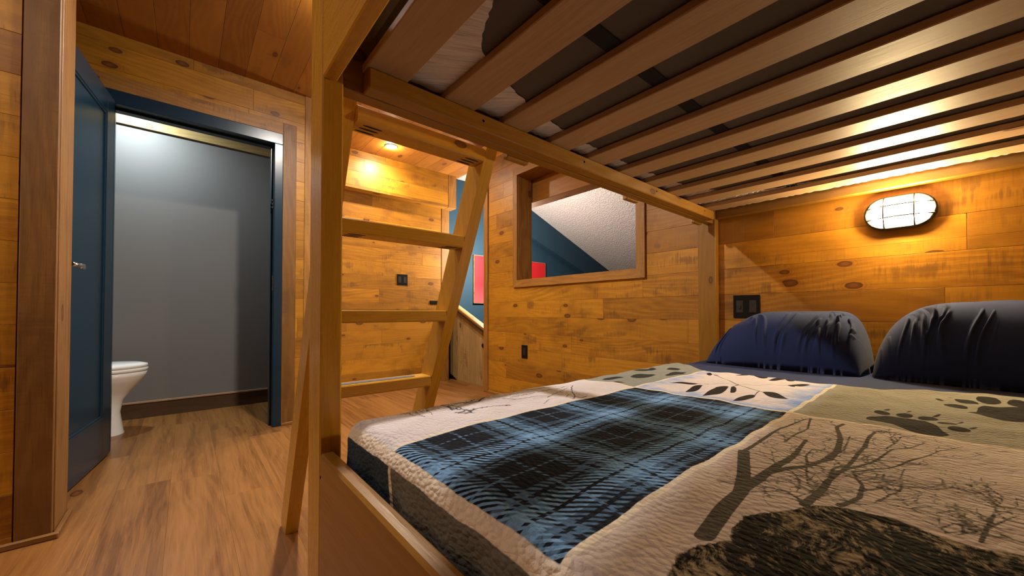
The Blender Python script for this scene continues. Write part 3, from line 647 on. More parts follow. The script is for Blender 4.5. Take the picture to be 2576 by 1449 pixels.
# lower mattress in its navy sheet
LMt = thing('mattress', (-.1, 1.26, .34), 'mattress in a navy fitted sheet on the lower bunk under the quilt', 'mattress')
lm = MB(); lm.box((-.852, .285, .337), (.645, 2.255, .556), b=.030); lmo = lm.build('fitted_sheet', M['navy'], LMt)
INK = json.loads('''{"POLY":[[[-0.126,1.1067],[-0.1223,1.1298],[-0.1007,1.1607],[-0.0665,1.1815],[-0.0435,1.1754],[-0.0252,1.1298],[-0.0186,1.0992],[-0.0087,1.0776],[-0.0179,1.0478],[-0.0329,1.0358],[-0.0571,1.047],[-0.0846,1.0767],[-0.1163,1.0733],[-0.1233,1.0826]],[[0.0151,1.333],[0.0292,1.3659],[0.0326,1.4131],[0.0456,1.4578],[0.0668,1.4686],[0.1036,1.5022],[0.1294,1.5145],[0.1126,1.3226],[0.0902,1.3134],[0.0626,1.2953],[0.0425,1.3027],[0.0282,1.3242]],[[-0.0955,1.1873],[-0.0966,1.1769],[-0.1009,1.169],[-0.1072,1.1656],[-0.114,1.1676],[-0.1195,1.1746],[-0.1222,1.1849],[-0.1212,1.1957],[-0.1168,1.204],[-0.1102,1.2074],[-0.1033,1.205],[-0.0979,1.1976]],[[-0.0619,1.2066],[-0.0632,1.1956],[-0.0675,1.1863],[-0.0738,1.181],[-0.0803,1.1811],[-0.0855,1.1866],[-0.0879,1.1962],[-0.0867,1.2074],[-0.0823,1.2171],[-0.0758,1.2225],[-0.0691,1.2222],[-0.064,1.2163]],[[-0.025,1.2075],[-0.0269,1.1968],[-0.0322,1.1877],[-0.0394,1.1823],[-0.0469,1.1821],[-0.0525,1.1873],[-0.0549,1.1966],[-0.0531,1.2075],[-0.0478,1.2171],[-0.0402,1.2225],[-0.0326,1.2224],[-0.0271,1.2169]],[[0.002,1.1745],[-0.0001,1.1647],[-0.0052,1.1562],[-0.0123,1.1513],[-0.0194,1.1511],[-0.0246,1.1559],[-0.0266,1.1645],[-0.0247,1.1746],[-0.0194,1.1834],[-0.0121,1.1884],[-0.0049,1.1883],[0.0002,1.1832]],[[0.0175,1.124],[0.0152,1.1148],[0.0097,1.1079],[0.0024,1.105],[-0.005,1.1069],[-0.0104,1.1133],[-0.0124,1.1225],[-0.0102,1.1321],[-0.0045,1.1394],[0.0032,1.1422],[0.0107,1.1399],[0.0159,1.1332]],[[0.0179,1.4025],[0.0149,1.3866],[0.0077,1.3768],[-0.0019,1.3755],[-0.0115,1.383],[-0.0186,1.3979],[-0.0213,1.4163],[-0.0185,1.4333],[-0.0109,1.4438],[-0.0007,1.4447],[0.0091,1.436],[0.0159,1.4205]],[[0.0366,1.4905],[0.0332,1.4714],[0.0257,1.4594],[0.0159,1.4572],[0.0061,1.4657],[-0.001,1.483],[-0.0035,1.5049],[-0.0003,1.5254],[0.0076,1.5385],[0.0181,1.5402],[0.0281,1.5303],[0.0348,1.512]],[[0.073,1.5398],[0.0689,1.5179],[0.0609,1.5053],[0.0509,1.5051],[0.0413,1.5175],[0.0346,1.54],[0.0328,1.567],[0.0367,1.591],[0.0452,1.6048],[0.056,1.6042],[0.0658,1.5897],[0.0719,1.566]],[[0.1174,1.5309],[0.1131,1.5096],[0.1054,1.4964],[0.0962,1.4946],[0.0878,1.5048],[0.0824,1.5248],[0.0815,1.5498],[0.0857,1.5728],[0.0939,1.5872],[0.1037,1.5885],[0.1123,1.5766],[0.1172,1.5554]],[[-0.1001,1.2465],[-0.1019,1.2485],[-0.1035,1.248],[-0.1049,1.2458],[-0.1062,1.2421],[-0.1073,1.2373],[-0.1083,1.2316],[-0.1092,1.2254],[-0.1102,1.219],[-0.1086,1.2194],[-0.1071,1.2201],[-0.1056,1.2213],[-0.1042,1.2233],[-0.1029,1.2266],[-0.1018,1.2312],[-0.1008,1.2376]],[[-0.0661,1.2559],[-0.0674,1.2575],[-0.0687,1.257],[-0.0698,1.2553],[-0.0709,1.2524],[-0.0718,1.2487],[-0.0728,1.2442],[-0.0737,1.2394],[-0.0745,1.2344],[-0.0733,1.2348],[-0.0721,1.2353],[-0.0709,1.2363],[-0.0698,1.2379],[-0.0687,1.2405],[-0.0678,1.2441],[-0.0669,1.249]],[[-0.0218,1.2597],[-0.0238,1.2611],[-0.0256,1.2597],[-0.0274,1.2565],[-0.0292,1.2518],[-0.0309,1.2459],[-0.0325,1.239],[-0.0341,1.2317],[-0.0357,1.2241],[-0.0338,1.2254],[-0.032,1.2269],[-0.0302,1.229],[-0.0284,1.232],[-0.0267,1.2362],[-0.025,1.2419],[-0.0233,1.2495]],[[0.01,1.2166],[0.0085,1.2179],[0.0071,1.217],[0.0056,1.2146],[0.0042,1.211],[0.0028,1.2064],[0.0015,1.2011],[0.0001,1.1953],[-0.0012,1.1893],[0.0002,1.1901],[0.0016,1.1911],[0.0031,1.1926],[0.0045,1.1948],[0.0058,1.1981],[0.0072,1.2025],[0.0086,1.2084]],[[0.0264,1.165],[0.0249,1.1663],[0.0233,1.1655],[0.0218,1.1634],[0.0202,1.1602],[0.0187,1.156],[0.0171,1.1512],[0.0156,1.146],[0.014,1.1406],[0.0156,1.1413],[0.0171,1.1421],[0.0186,1.1434],[0.0201,1.1454],[0.0217,1.1483],[0.0232,1.1523],[0.0248,1.1577]],[[-0.0367,1.4893],[-0.0345,1.4811],[-0.0324,1.4756],[-0.0303,1.472],[-0.0282,1.47],[-0.0261,1.4691],[-0.024,1.4693],[-0.0219,1.47],[-0.0198,1.471],[-0.0218,1.4764],[-0.0239,1.4817],[-0.026,1.4864],[-0.0281,1.4903],[-0.0302,1.4928],[-0.0324,1.4938],[-0.0345,1.4929]],[[-0.016,1.542],[-0.0143,1.5377],[-0.0125,1.5355],[-0.0108,1.5346],[-0.0091,1.535],[-0.0074,1.5363],[-0.0057,1.5383],[-0.004,1.5408],[-0.0023,1.5435],[-0.0039,1.5458],[-0.0056,1.5479],[-0.0073,1.5496],[-0.009,1.5506],[-0.0108,1.5505],[-0.0125,1.5493],[-0.0142,1.5467]],[[-0.5354,1.2452],[-0.5483,1.2478],[-0.5594,1.2456],[-0.5691,1.2404],[-0.5777,1.2324],[-0.5853,1.2222],[-0.5921,1.2104],[-0.5983,1.1976],[-0.6043,1.1845],[-0.5929,1.1868],[-0.5819,1.1894],[-0.5715,1.193],[-0.5619,1.1981],[-0.5532,1.2053],[-0.5458,1.215],[-0.5396,1.2277]],[[-0.5104,1.2149],[-0.5199,1.2182],[-0.5245,1.2114],[-0.5257,1.198],[-0.5241,1.1793],[-0.5202,1.1566],[-0.5147,1.1314],[-0.5084,1.1053],[-0.502,1.0793],[-0.4976,1.085],[-0.4936,1.0916],[-0.4906,1.0999],[-0.4891,1.1113],[-0.4896,1.127],[-0.4927,1.148],[-0.499,1.1759]],[[-0.4446,1.239],[-0.4569,1.243],[-0.4637,1.2337],[-0.4669,1.2159],[-0.4667,1.1912],[-0.4641,1.1617],[-0.4597,1.1293],[-0.4543,1.0958],[-0.4487,1.0631],[-0.4424,1.0708],[-0.4364,1.0794],[-0.4316,1.0904],[-0.4283,1.1052],[-0.4272,1.1253],[-0.4289,1.1524],[-0.4339,1.1882]],[[-0.4304,1.2555],[-0.4378,1.2623],[-0.4407,1.2601],[-0.4407,1.2522],[-0.4381,1.2394],[-0.4335,1.2229],[-0.4275,1.204],[-0.4208,1.1838],[-0.4139,1.1637],[-0.411,1.1654],[-0.4085,1.1677],[-0.4068,1.1718],[-0.4065,1.1785],[-0.4082,1.189],[-0.4121,1.2042],[-0.4189,1.2251]],[[-0.4693,1.2019],[-0.4641,1.2013],[-0.4601,1.2036],[-0.4569,1.2079],[-0.4544,1.2139],[-0.4523,1.2213],[-0.4507,1.2298],[-0.4493,1.239],[-0.448,1.2487],[-0.4521,1.2465],[-0.4561,1.2441],[-0.4598,1.2409],[-0.4631,1.2366],[-0.4659,1.2309],[-0.4679,1.2235],[-0.4692,1.2142]],[[-0.3577,1.1856],[-0.3671,1.1903],[-0.373,1.1849],[-0.3764,1.1728],[-0.3778,1.1553],[-0.3774,1.1337],[-0.3758,1.1095],[-0.3734,1.0842],[-0.3709,1.059],[-0.3653,1.0637],[-0.3601,1.0691],[-0.3555,1.0764],[-0.3521,1.0868],[-0.3502,1.1014],[-0.3501,1.1213],[-0.3521,1.1479]],[[-0.357,1.2372],[-0.3421,1.2103],[-0.3301,1.1939],[-0.3199,1.184],[-0.3111,1.1794],[-0.3033,1.179],[-0.2963,1.1817],[-0.2898,1.1863],[-0.2834,1.1917],[-0.2941,1.2079],[-0.3051,1.2239],[-0.3161,1.2382],[-0.3267,1.2496],[-0.3365,1.2566],[-0.3451,1.2579],[-0.3523,1.2526]],[[-0.2941,1.4751],[-0.3022,1.4792],[-0.3094,1.4786],[-0.316,1.475],[-0.3221,1.4687],[-0.3277,1.4602],[-0.333,1.4501],[-0.3379,1.4391],[-0.3428,1.4277],[-0.3354,1.4283],[-0.3282,1.4292],[-0.3213,1.4312],[-0.3148,1.4347],[-0.3087,1.4402],[-0.3032,1.4483],[-0.2982,1.4594]],[[-0.3208,1.4209],[-0.3252,1.43],[-0.3289,1.4356],[-0.3321,1.4387],[-0.335,1.4397],[-0.3374,1.4389],[-0.3396,1.4368],[-0.3416,1.4339],[-0.3435,1.4306],[-0.3396,1.4248],[-0.3359,1.4195],[-0.3324,1.415],[-0.3292,1.4119],[-0.3263,1.4105],[-0.3239,1.4111],[-0.322,1.4142]],[[-0.5731,1.4465],[-0.5842,1.4691],[-0.5918,1.4822],[-0.5972,1.4889],[-0.6003,1.4898],[-0.6017,1.4858],[-0.6018,1.4783],[-0.6009,1.4686],[-0.5998,1.4581],[-0.5919,1.4448],[-0.5845,1.4326],[-0.578,1.4228],[-0.5729,1.4164],[-0.5694,1.4145],[-0.568,1.4178],[-0.5688,1.4273]],[[-0.5133,1.4916],[-0.5054,1.4919],[-0.499,1.4966],[-0.4937,1.5042],[-0.4892,1.5144],[-0.4853,1.5267],[-0.4819,1.5407],[-0.4788,1.5559],[-0.4759,1.5717],[-0.4824,1.5672],[-0.4888,1.5623],[-0.4949,1.5563],[-0.5005,1.5486],[-0.5053,1.5388],[-0.5092,1.5264],[-0.512,1.5112]],[[-0.4711,1.5407],[-0.4582,1.5154],[-0.4488,1.5017],[-0.4415,1.4949],[-0.4358,1.4942],[-0.4315,1.4982],[-0.4281,1.506],[-0.4253,1.5161],[-0.4228,1.5272],[-0.432,1.5418],[-0.4412,1.5558],[-0.45,1.5676],[-0.4578,1.5756],[-0.4643,1.5783],[-0.4691,1.5744],[-0.4717,1.5631]],[[-0.4114,1.4859],[-0.4031,1.4841],[-0.3961,1.4872],[-0.3901,1.4936],[-0.3848,1.5028],[-0.3801,1.5144],[-0.3758,1.5279],[-0.3717,1.5427],[-0.3678,1.5581],[-0.3748,1.5553],[-0.3818,1.5521],[-0.3885,1.5476],[-0.3948,1.5413],[-0.4004,1.5325],[-0.4052,1.5208],[-0.409,1.5058]],[[-0.3811,1.5535],[-0.3722,1.5297],[-0.3657,1.516],[-0.3605,1.5085],[-0.3565,1.5063],[-0.3534,1.5084],[-0.351,1.5137],[-0.349,1.5211],[-0.3471,1.5294],[-0.3535,1.5436],[-0.3599,1.5574],[-0.366,1.5692],[-0.3714,1.5778],[-0.376,1.5817],[-0.3793,1.5799],[-0.3813,1.5716]],[[-0.5524,1.4535],[-0.5576,1.4604],[-0.5616,1.4637],[-0.5648,1.4648],[-0.5672,1.4638],[-0.569,1.4611],[-0.5703,1.4572],[-0.5713,1.4525],[-0.5722,1.4475],[-0.5681,1.444],[-0.5642,1.4409],[-0.5605,1.4386],[-0.5574,1.4375],[-0.5548,1.438],[-0.553,1.4405],[-0.552,1.4452]]],"LINE":[[[[-0.5672,1.4411],[-0.4469,1.316]],0.0018],[[[-0.4469,1.316],[-0.3673,1.248],[-0.3387,1.2219]],0.0018],[[[-0.5422,1.2373],[-0.5099,1.2672],[-0.4482,1.32],[-0.3974,1.3643],[-0.3227,1.4456]],0.0011],[[[-0.4454,1.3177],[-0.4389,1.2456]],0.0016],[[[-0.5129,1.2637],[-0.5093,1.2072]],0.0011],[[[-0.3667,1.2457],[-0.3606,1.1893]],0.0014]],"TREE":[[[[-0.1682,0.4023],[-0.1753,0.4694],[-0.1793,0.5351]],0.01,0.0087],[[[-0.1793,0.5351],[-0.1935,0.5897],[-0.2257,0.6889]],0.0087,0.008],[[[-0.2265,0.6987],[-0.2237,0.8179],[-0.2182,0.9379]],0.0037,0.0019],[[[-0.2182,0.9379],[-0.2024,0.9996],[-0.1814,0.9977]],0.0019,0.001],[[[-0.1798,0.5477],[-0.1742,0.6281],[-0.1681,0.6868]],0.0072,0.005],[[[-0.1681,0.6868],[-0.1675,0.7357],[-0.1731,0.8309]],0.005,0.0023],[[[-0.1725,0.622],[-0.143,0.6937],[-0.1295,0.7504]],0.0045,0.0036],[[[-0.1295,0.7504],[-0.1281,0.8132],[-0.1353,0.8876]],0.0045,0.004],[[[-0.1353,0.8876],[-0.1529,0.9657],[-0.1478,1.0032]],0.0035,0.0027],[[[-0.1165,0.5486],[-0.1136,0.5865],[-0.114,0.6594]],0.0054,0.0039],[[[-0.114,0.6594],[-0.1042,0.726],[-0.0855,0.7829]],0.0035,0.0019],[[[-0.0855,0.7829],[-0.0681,0.883],[-0.0362,0.9657]],0.0019,0.001],[[[-0.1137,0.6673],[-0.1163,0.7036],[-0.1104,0.7449]],0.0022,0.0015],[[[-0.1198,0.5503],[-0.1252,0.5611],[-0.142,0.5786]],0.0023,0.0013],[[[-0.142,0.5786],[-0.1603,0.5773],[-0.168,0.5614]],0.0013,0.0006],[[[-0.0905,0.5789],[-0.0788,0.6271],[-0.0817,0.6756]],0.0038,0.0021],[[[-0.0817,0.6756],[-0.0902,0.6946],[-0.0965,0.7185]],0.0021,0.0012],[[[-0.1072,0.7226],[-0.104,0.7897],[-0.102,0.8658]],0.0028,0.0025],[[[-0.102,0.8658],[-0.1021,0.9392],[-0.1016,0.9953]],0.0028,0.0023],[[[-0.1016,0.9953],[-0.0938,1.0043],[-0.0856,1.0067]],0.002,0.0009],[[[-0.0965,0.7185],[-0.0676,0.7687],[-0.0405,0.854]],0.0022,0.0015],[[[-0.0405,0.854],[-0.018,0.9412],[0.0072,0.9929]],0.0013,0.0008],[[[-0.0624,0.6285],[-0.0561,0.6658],[-0.048,0.6879]],0.0016,0.0008],[[[-0.048,0.6879],[-0.0496,0.7344],[-0.0499,0.7892]],0.0011,0.0008],[[[0.0139,0.5903],[0.0192,0.6333],[0.0253,0.6823]],0.0019,0.0016],[[[0.0253,0.6823],[0.029,0.718],[0.0248,0.76]],0.001,0.0007],[[[0.0278,0.7166],[0.0337,0.7461],[0.0359,0.7666]],0.0009,0.0006],[[[0.0192,0.6333],[0.031,0.6696],[0.0433,0.7033]],0.0012,0.0008],[[[-0.0019,0.5918],[0.0084,0.6079],[0.0191,0.6288]],0.0008,0.0007],[[[-0.0081,0.5887],[-0.0126,0.6051],[-0.0154,0.635]],0.001,0.0005],[[[-0.1438,0.6972],[-0.1546,0.7407],[-0.1548,0.7821]],0.0019,0.001],[[[-0.1424,0.6816],[-0.1284,0.6213],[-0.1175,0.6071]],0.0014,0.0006],[[[-0.1958,0.7921],[-0.192,0.8346],[-0.1885,0.8942]],0.0013,0.0008],[[[-0.2018,1.0094],[-0.1896,0.923],[-0.194,0.7942]],0.0021,0.0012],[[[-0.1357,0.7432],[-0.1214,0.8209],[-0.126,0.9115]],0.0018,0.0011],[[[-0.0764,0.8733],[-0.0654,0.9819],[-0.0287,1.0246]],0.0013,0.0008],[[[-0.0712,0.925],[-0.0842,1.0156],[-0.0824,1.0476]],0.001,0.0006],[[[-0.1512,0.6469],[-0.1387,0.6307],[-0.133,0.5891]],0.0012,0.0006],[[[-0.167,0.6364],[-0.1841,0.6869],[-0.1998,0.7297]],0.0011,0.0006]],"BEAR":[[-0.163,0.2137],[-0.1649,0.3119],[-0.1737,0.3562],[-0.168,0.3802],[-0.1464,0.409],[-0.1546,0.4381],[-0.156,0.4761],[-0.1358,0.509],[-0.1111,0.5501],[-0.0836,0.5796],[-0.0487,0.5871],[-0.0119,0.5766],[0.0154,0.5763],[0.0387,0.5872],[0.0655,0.609],[0.0428,0.4071]],"BGAP":[[-0.1297,0.3474],[-0.1339,0.3738],[-0.1459,0.4095],[-0.1525,0.4323]],"PINE":[[[-0.7853,1.0773],[-0.772,1.0751],[-0.7632,1.0788],[-0.7571,1.0863],[-0.7534,1.0971],[-0.7515,1.1108],[-0.7512,1.1268],[-0.7518,1.1445],[-0.7528,1.1631],[-0.7621,1.1599],[-0.7712,1.1561],[-0.7793,1.1508],[-0.7858,1.1432],[-0.7902,1.1327],[-0.792,1.1186],[-0.7908,1.1008]],[[-0.7457,1.1861],[-0.7272,1.1778],[-0.7154,1.1797],[-0.7078,1.1883],[-0.7037,1.2026],[-0.7025,1.2221],[-0.7035,1.2457],[-0.7059,1.2724],[-0.709,1.301],[-0.7218,1.3002],[-0.7341,1.2984],[-0.7449,1.2939],[-0.7534,1.2852],[-0.7585,1.271],[-0.7595,1.2505],[-0.7559,1.2231]],[[-0.818,1.3231],[-0.8021,1.3187],[-0.7913,1.3225],[-0.7839,1.3316],[-0.7793,1.3455],[-0.7769,1.3634],[-0.7762,1.3845],[-0.7766,1.4081],[-0.7775,1.433],[-0.7889,1.4299],[-0.7999,1.426],[-0.8097,1.42],[-0.8178,1.4107],[-0.8232,1.3972],[-0.8256,1.3787],[-0.8244,1.3548]],[[-0.7156,1.0393],[-0.7083,1.0373],[-0.7031,1.0382],[-0.6993,1.0411],[-0.6966,1.0456],[-0.6948,1.0515],[-0.6937,1.0585],[-0.6931,1.0663],[-0.6926,1.0744],[-0.6979,1.0737],[-0.7031,1.0727],[-0.7078,1.0711],[-0.7118,1.0683],[-0.7149,1.0641],[-0.7167,1.0581],[-0.7172,1.0502]],[[-0.6905,1.3224],[-0.6806,1.3252],[-0.6739,1.3339],[-0.6692,1.3465],[-0.6662,1.3627],[-0.6647,1.382],[-0.6643,1.4039],[-0.6645,1.4277],[-0.6651,1.4527],[-0.6723,1.4439],[-0.6793,1.4344],[-0.6854,1.4235],[-0.6904,1.4103],[-0.6938,1.3941],[-0.6952,1.3745],[-0.6945,1.3512]],[[-0.8004,1.399],[-0.7855,1.3812],[-0.7766,1.3737],[-0.7714,1.3726],[-0.7694,1.3772],[-0.77,1.3863],[-0.7725,1.3991],[-0.7764,1.4143],[-0.7808,1.4308],[-0.7903,1.4396],[-0.7994,1.4474],[-0.8072,1.453],[-0.8131,1.4548],[-0.816,1.4514],[-0.8154,1.4419],[-0.8109,1.4255]],[[-0.7485,1.4504],[-0.735,1.4387],[-0.7261,1.4357],[-0.72,1.4382],[-0.7164,1.4455],[-0.7147,1.4568],[-0.7145,1.4712],[-0.7153,1.4878],[-0.7164,1.5055],[-0.7257,1.5095],[-0.7348,1.5126],[-0.7429,1.5138],[-0.7494,1.5117],[-0.7538,1.5052],[-0.7556,1.4936],[-0.7543,1.4762]],[[-0.6811,1.3089],[-0.6709,1.3088],[-0.6641,1.3148],[-0.6594,1.3249],[-0.6565,1.3387],[-0.6551,1.3555],[-0.6548,1.375],[-0.6553,1.3962],[-0.656,1.4186],[-0.6633,1.4127],[-0.6703,1.4062],[-0.6765,1.3981],[-0.6815,1.3877],[-0.6848,1.3741],[-0.6862,1.3569],[-0.6853,1.3358]],[[-0.7295,1.2649],[-0.7195,1.2562],[-0.7131,1.2537],[-0.7089,1.255],[-0.7067,1.2598],[-0.7061,1.2673],[-0.7067,1.2771],[-0.708,1.2883],[-0.7097,1.3002],[-0.7164,1.3034],[-0.7228,1.306],[-0.7285,1.3072],[-0.733,1.3061],[-0.7357,1.302],[-0.7364,1.2943],[-0.7347,1.2826]]],"SK":[[[[-0.8423,0.393],[-0.835,0.4394],[-0.8035,0.4998]],0.0015],[[[-0.8277,0.4778],[-0.7814,0.4825],[-0.749,0.5014],[-0.717,0.494]],0.004],[[[-0.8291,0.3901],[-0.7911,0.3908],[-0.7518,0.3957]],0.0012],[[[-0.8397,0.4147],[-0.7886,0.4022],[-0.7602,0.3939]],0.001],[[[-0.835,0.4394],[-0.7714,0.4221],[-0.7549,0.4163]],0.001],[[[-0.7468,0.468],[-0.7362,0.5072],[-0.731,0.5603],[-0.7184,0.611]],0.004],[[[-0.7468,0.4715],[-0.72,0.4819],[-0.7273,0.5084]],0.004],[[[-0.8206,0.5067],[-0.8231,0.5469],[-0.7978,0.5697],[-0.8271,0.6119]],0.0022],[[[-0.8331,0.6296],[-0.8167,0.6],[-0.7933,0.5705],[-0.8089,0.5414]],0.0015],[[[-0.8149,0.5454],[-0.8302,0.5844],[-0.8289,0.622]],0.003],[[[-0.7749,0.6323],[-0.7482,0.6496],[-0.7418,0.7232],[-0.7222,0.7584]],0.0018],[[[-0.7697,0.6547],[-0.7781,0.7587],[-0.7743,0.864],[-0.7897,0.8931],[-0.774,0.9114]],0.0015],[[[-0.774,0.9114],[-0.7373,0.8623],[-0.6994,0.8235],[-0.6731,0.8031],[-0.6494,0.7645]],0.0016],[[[-0.6679,0.7969],[-0.6465,0.7978],[-0.6485,0.8194]],0.0022],[[[-0.7239,0.6962],[-0.7124,0.7331],[-0.7325,0.785],[-0.7575,0.8683]],0.0015],[[[-0.6659,0.6761],[-0.6868,0.7164],[-0.6846,0.7536]],0.0012],[[[-0.8326,0.723],[-0.8113,0.791],[-0.7993,0.8566],[-0.7873,0.9024]],0.002],[[[-0.6785,0.7725],[-0.6953,0.8023]],0.0012],[[[-0.8354,0.4749],[-0.8229,0.4895],[-0.793,0.508],[-0.7673,0.4989]],0.003],[[[-0.8095,0.4888],[-0.7709,0.476],[-0.7874,0.5045]],0.003]]}''')
# ------------------------------------------------------------------ quilt: cloth laid over the mattress, print fields stored on the cloth
QZ = .572
xs = np.concatenate([np.linspace(-.98, .16, 500), np.linspace(.17, .70, 45)])
ys = np.concatenate([np.linspace(.10, .62, 270)[:-1], np.linspace(.62, 1.78, 480)])
XX, YY = np.meshgrid(xs, ys, indexing='ij')
def sst(a, b, x): t_ = np.clip((x-a)/(b-a), 0, 1); return t_*t_*(3-2*t_)
# upper hem of the quilt is not straight
yend = 1.535+.17*sst(-.62, -.86, XX)+.15*sst(-.2, .12, XX)
T_ = (YY-.62)/(1.78-.62)
YY = np.where(YY > .62, .62+T_*(yend-.62), YY)
R_ = .034
XCc, YCc = -.862+R_, .2600+R_
ax = np.maximum(0, XCc-XX); ay = np.maximum(0, YCc-YY); d = np.hypot(ax, ay)
dirx = np.where(d > 0, ax/np.maximum(d, 1e-9), 0); diry = np.where(d > 0, ay/np.maximum(d, 1e-9), 0)
q = R_*math.pi/2
out_ = np.where(d < q, R_*np.sin(np.minimum(d, q)/R_), R_)
drop = np.where(d < q, R_*(1-np.cos(np.minimum(d, q)/R_)), R_+(d-q))
PX = np.where(ax > 0, XCc-out_*dirx, XX); PY = np.where(ay > 0, YCc-out_*diry, YY)
zb = QZ-.008*np.exp(-((YY-.25)/.09).clip(0))-.008*np.exp(-((XX+.87)/.05).clip(0))
zb += .0022*np.sin(XX*31+np.sin(YY*13)*1.7)*np.sin(YY*23+XX*9)+.0014*np.sin(XX*63+2)*np.sin(YY*51+XX*20)
zb += -.006*np.exp(-(((XX+.235)/.05)**2+((YY-.30)/.09)**2))+.004*np.exp(-(((XX+.30)/.07)**2+((YY-.50)/.08)**2))
zb += .004*np.exp(-(((YY-1.60)/.03)**2))
PZq = zb-drop
side = (d > q).astype(float)
PX += side*.003*np.sin(YY*60)*dirx; PY -= side*.004*(np.sin(XX*55)+np.sin(XX*23+1))*diry*np.minimum(1, (d-q)/.05)
nx, ny = XX.shape
verts = np.stack([PX, PY, PZq], -1).reshape(-1, 3)
def sdf_poly(P, pad=.012):
    P = np.array(P); b0 = P.min(0)-pad; b1 = P.max(0)+pad
    mk = (XX > b0[0]) & (XX < b1[0]) & (YY > b0[1]) & (YY < b1[1]); x = XX[mk]; y = YY[mk]
    dm = np.full(x.shape, 9.0); ins = np.zeros(x.shape, bool); n_ = len(P)
    for i in range(n_):
        a, b_ = P[i], P[(i+1) % n_]; e = b_-a; L = (e**2).sum()+1e-12
        t_ = np.clip(((x-a[0])*e[0]+(y-a[1])*e[1])/L, 0, 1); dm = np.minimum(dm, np.hypot(x-a[0]-t_*e[0], y-a[1]-t_*e[1]))
        c_ = ((a[1] > y) != (b_[1] > y)) & (x < (b_[0]-a[0])*(y-a[1])/(b_[1]-a[1]+1e-15)+a[0]); ins ^= c_
    return mk, np.where(ins, dm, -dm)
def sdf_seg(a, b_, r0, r1, pad=.008):
    lo = (min(a[0], b_[0])-pad-r0, min(a[1], b_[1])-pad-r0); hi = (max(a[0], b_[0])+pad+r0, max(a[1], b_[1])+pad+r0)
    i0, i1 = np.searchsorted(xs, [lo[0], hi[0]])
    if i1 <= i0: return None
    sub = (slice(i0, i1), slice(None)); x = XX[sub]; y = YY[sub]
    ex, ey = b_[0]-a[0], b_[1]-a[1]; L = ex*ex+ey*ey+1e-12
    t_ = np.clip(((x-a[0])*ex+(y-a[1])*ey)/L, 0, 1)
    return sub, (r0+(r1-r0)*t_)-np.hypot(x-a[0]-t_*ex, y-a[1]-t_*ey)
F_ = {k: np.full(XX.shape, -.03) for k in ('ink', 'tree', 'bear', 'pine', 'sketch')}
def addp(f, P):
    mk, s_ = sdf_poly(P); F_[f][mk] = np.maximum(F_[f][mk], s_)
def adds(f, a, b_, r0, r1):
    r = sdf_seg(a, b_, r0, r1)
    if r: F_[f][r[0]] = np.maximum(F_[f][r[0]], r[1])
for P in INK['POLY']: addp('ink', P)
for P in INK['PINE']: addp('pine', P)
for pts, wd in INK['LINE']:
    for a, b_ in zip(pts, pts[1:]): adds('ink', a, b_, wd, wd)
rg = random.Random(4)
def twig(p, ang_, L, r, depth, f='tree'):
    q_ = (p[0]+L*math.cos(ang_), p[1]+L*math.sin(ang_))
    if not (-.235 < q_[0] < .2 and .4 < q_[1] < 1.02): return
    adds(f, p, q_, r, r*.7)
    if depth:
        for k in range(rg.choice((1, 2, 2))): twig(q_, ang_+rg.uniform(-.9, .9), L*rg.uniform(.6, .9), r*.75, depth-1, f)
for pts, r0, r1 in INK['TREE']:
    n_ = len(pts)-1
    for i, (a, b_) in enumerate(zip(pts, pts[1:])):
        ra, rb = r0+(r1-r0)*i/n_, r0+(r1-r0)*(i+1)/n_
        adds('tree', a, b_, ra, rb)
        ang_ = math.atan2(b_[1]-a[1], b_[0]-a[0])
        if b_[1] > .62 or r1 < .003:
            for k in range(3 if r1 < .004 else 2):
                t_ = rg.random(); p = (a[0]+(b_[0]-a[0])*t_, a[1]+(b_[1]-a[1])*t_)
                twig(p, ang_+rg.choice((-1, 1))*rg.uniform(.4, 1.1), rg.uniform(.014, .034), .0011, 3)
addp('bear', INK['BEAR'])
for pts, wd in INK['SK']:
    P = [pts[0]]
    for a, b_ in zip(pts, pts[1:]):
        n_ = max(2, int(math.hypot(b_[0]-a[0], b_[1]-a[1])/.006))
        for k in range(1, n_+1): P.append((a[0]+(b_[0]-a[0])*k/n_+rg.uniform(-1, 1)*.0016*(wd > .0014)*(1+2*(wd > .0025)), a[1]+(b_[1]-a[1])*k/n_+rg.uniform(-1, 1)*.0016))
    for a, b_ in zip(P, P[1:]): adds('sketch', a, b_, min(wd, .0020)*rg.uniform(.7, 1.2), min(wd, .0020)*rg.uniform(.5, 1.1))
    if wd > .0025:
        for a in P[::1]:
            for k in range(2): adds('sketch', a, (a[0]+rg.uniform(-.008, .008), a[1]+rg.uniform(-.012, .012)), .001, .0005)
me = bpy.data.meshes.new('quilt'); qo = bpy.data.objects.new('quilt', me); COL.objects.link(qo)
qc = np.array([-.15, .95, .57]); me.vertices.add(nx*ny); me.vertices.foreach_set('co', (verts-qc).astype(np.float32).ravel()); qo.location = qc
I = np.arange(nx*ny).reshape(nx, ny); quads = np.stack([I[:-1, :-1], I[1:, :-1], I[1:, 1:], I[:-1, 1:]], -1).reshape(-1, 4)
me.loops.add(quads.size); me.loops.foreach_set('vertex_index', quads.ravel().astype(np.int32)); me.polygons.add(len(quads))
me.polygons.foreach_set('loop_start', np.arange(0, quads.size, 4, dtype=np.int32)); me.polygons.foreach_set('use_smooth', np.ones(len(quads), bool))
me.update(calc_edges=True)
for k, a in F_.items(): me.attributes.new(k, 'FLOAT', 'POINT').data.foreach_set('value', a.ravel().astype(np.float32))
av = me.attributes.new('qxy', 'FLOAT_VECTOR', 'POINT'); av.data.foreach_set('vector', np.stack([XX, YY, np.zeros_like(XX)], -1).astype(np.float32).ravel())
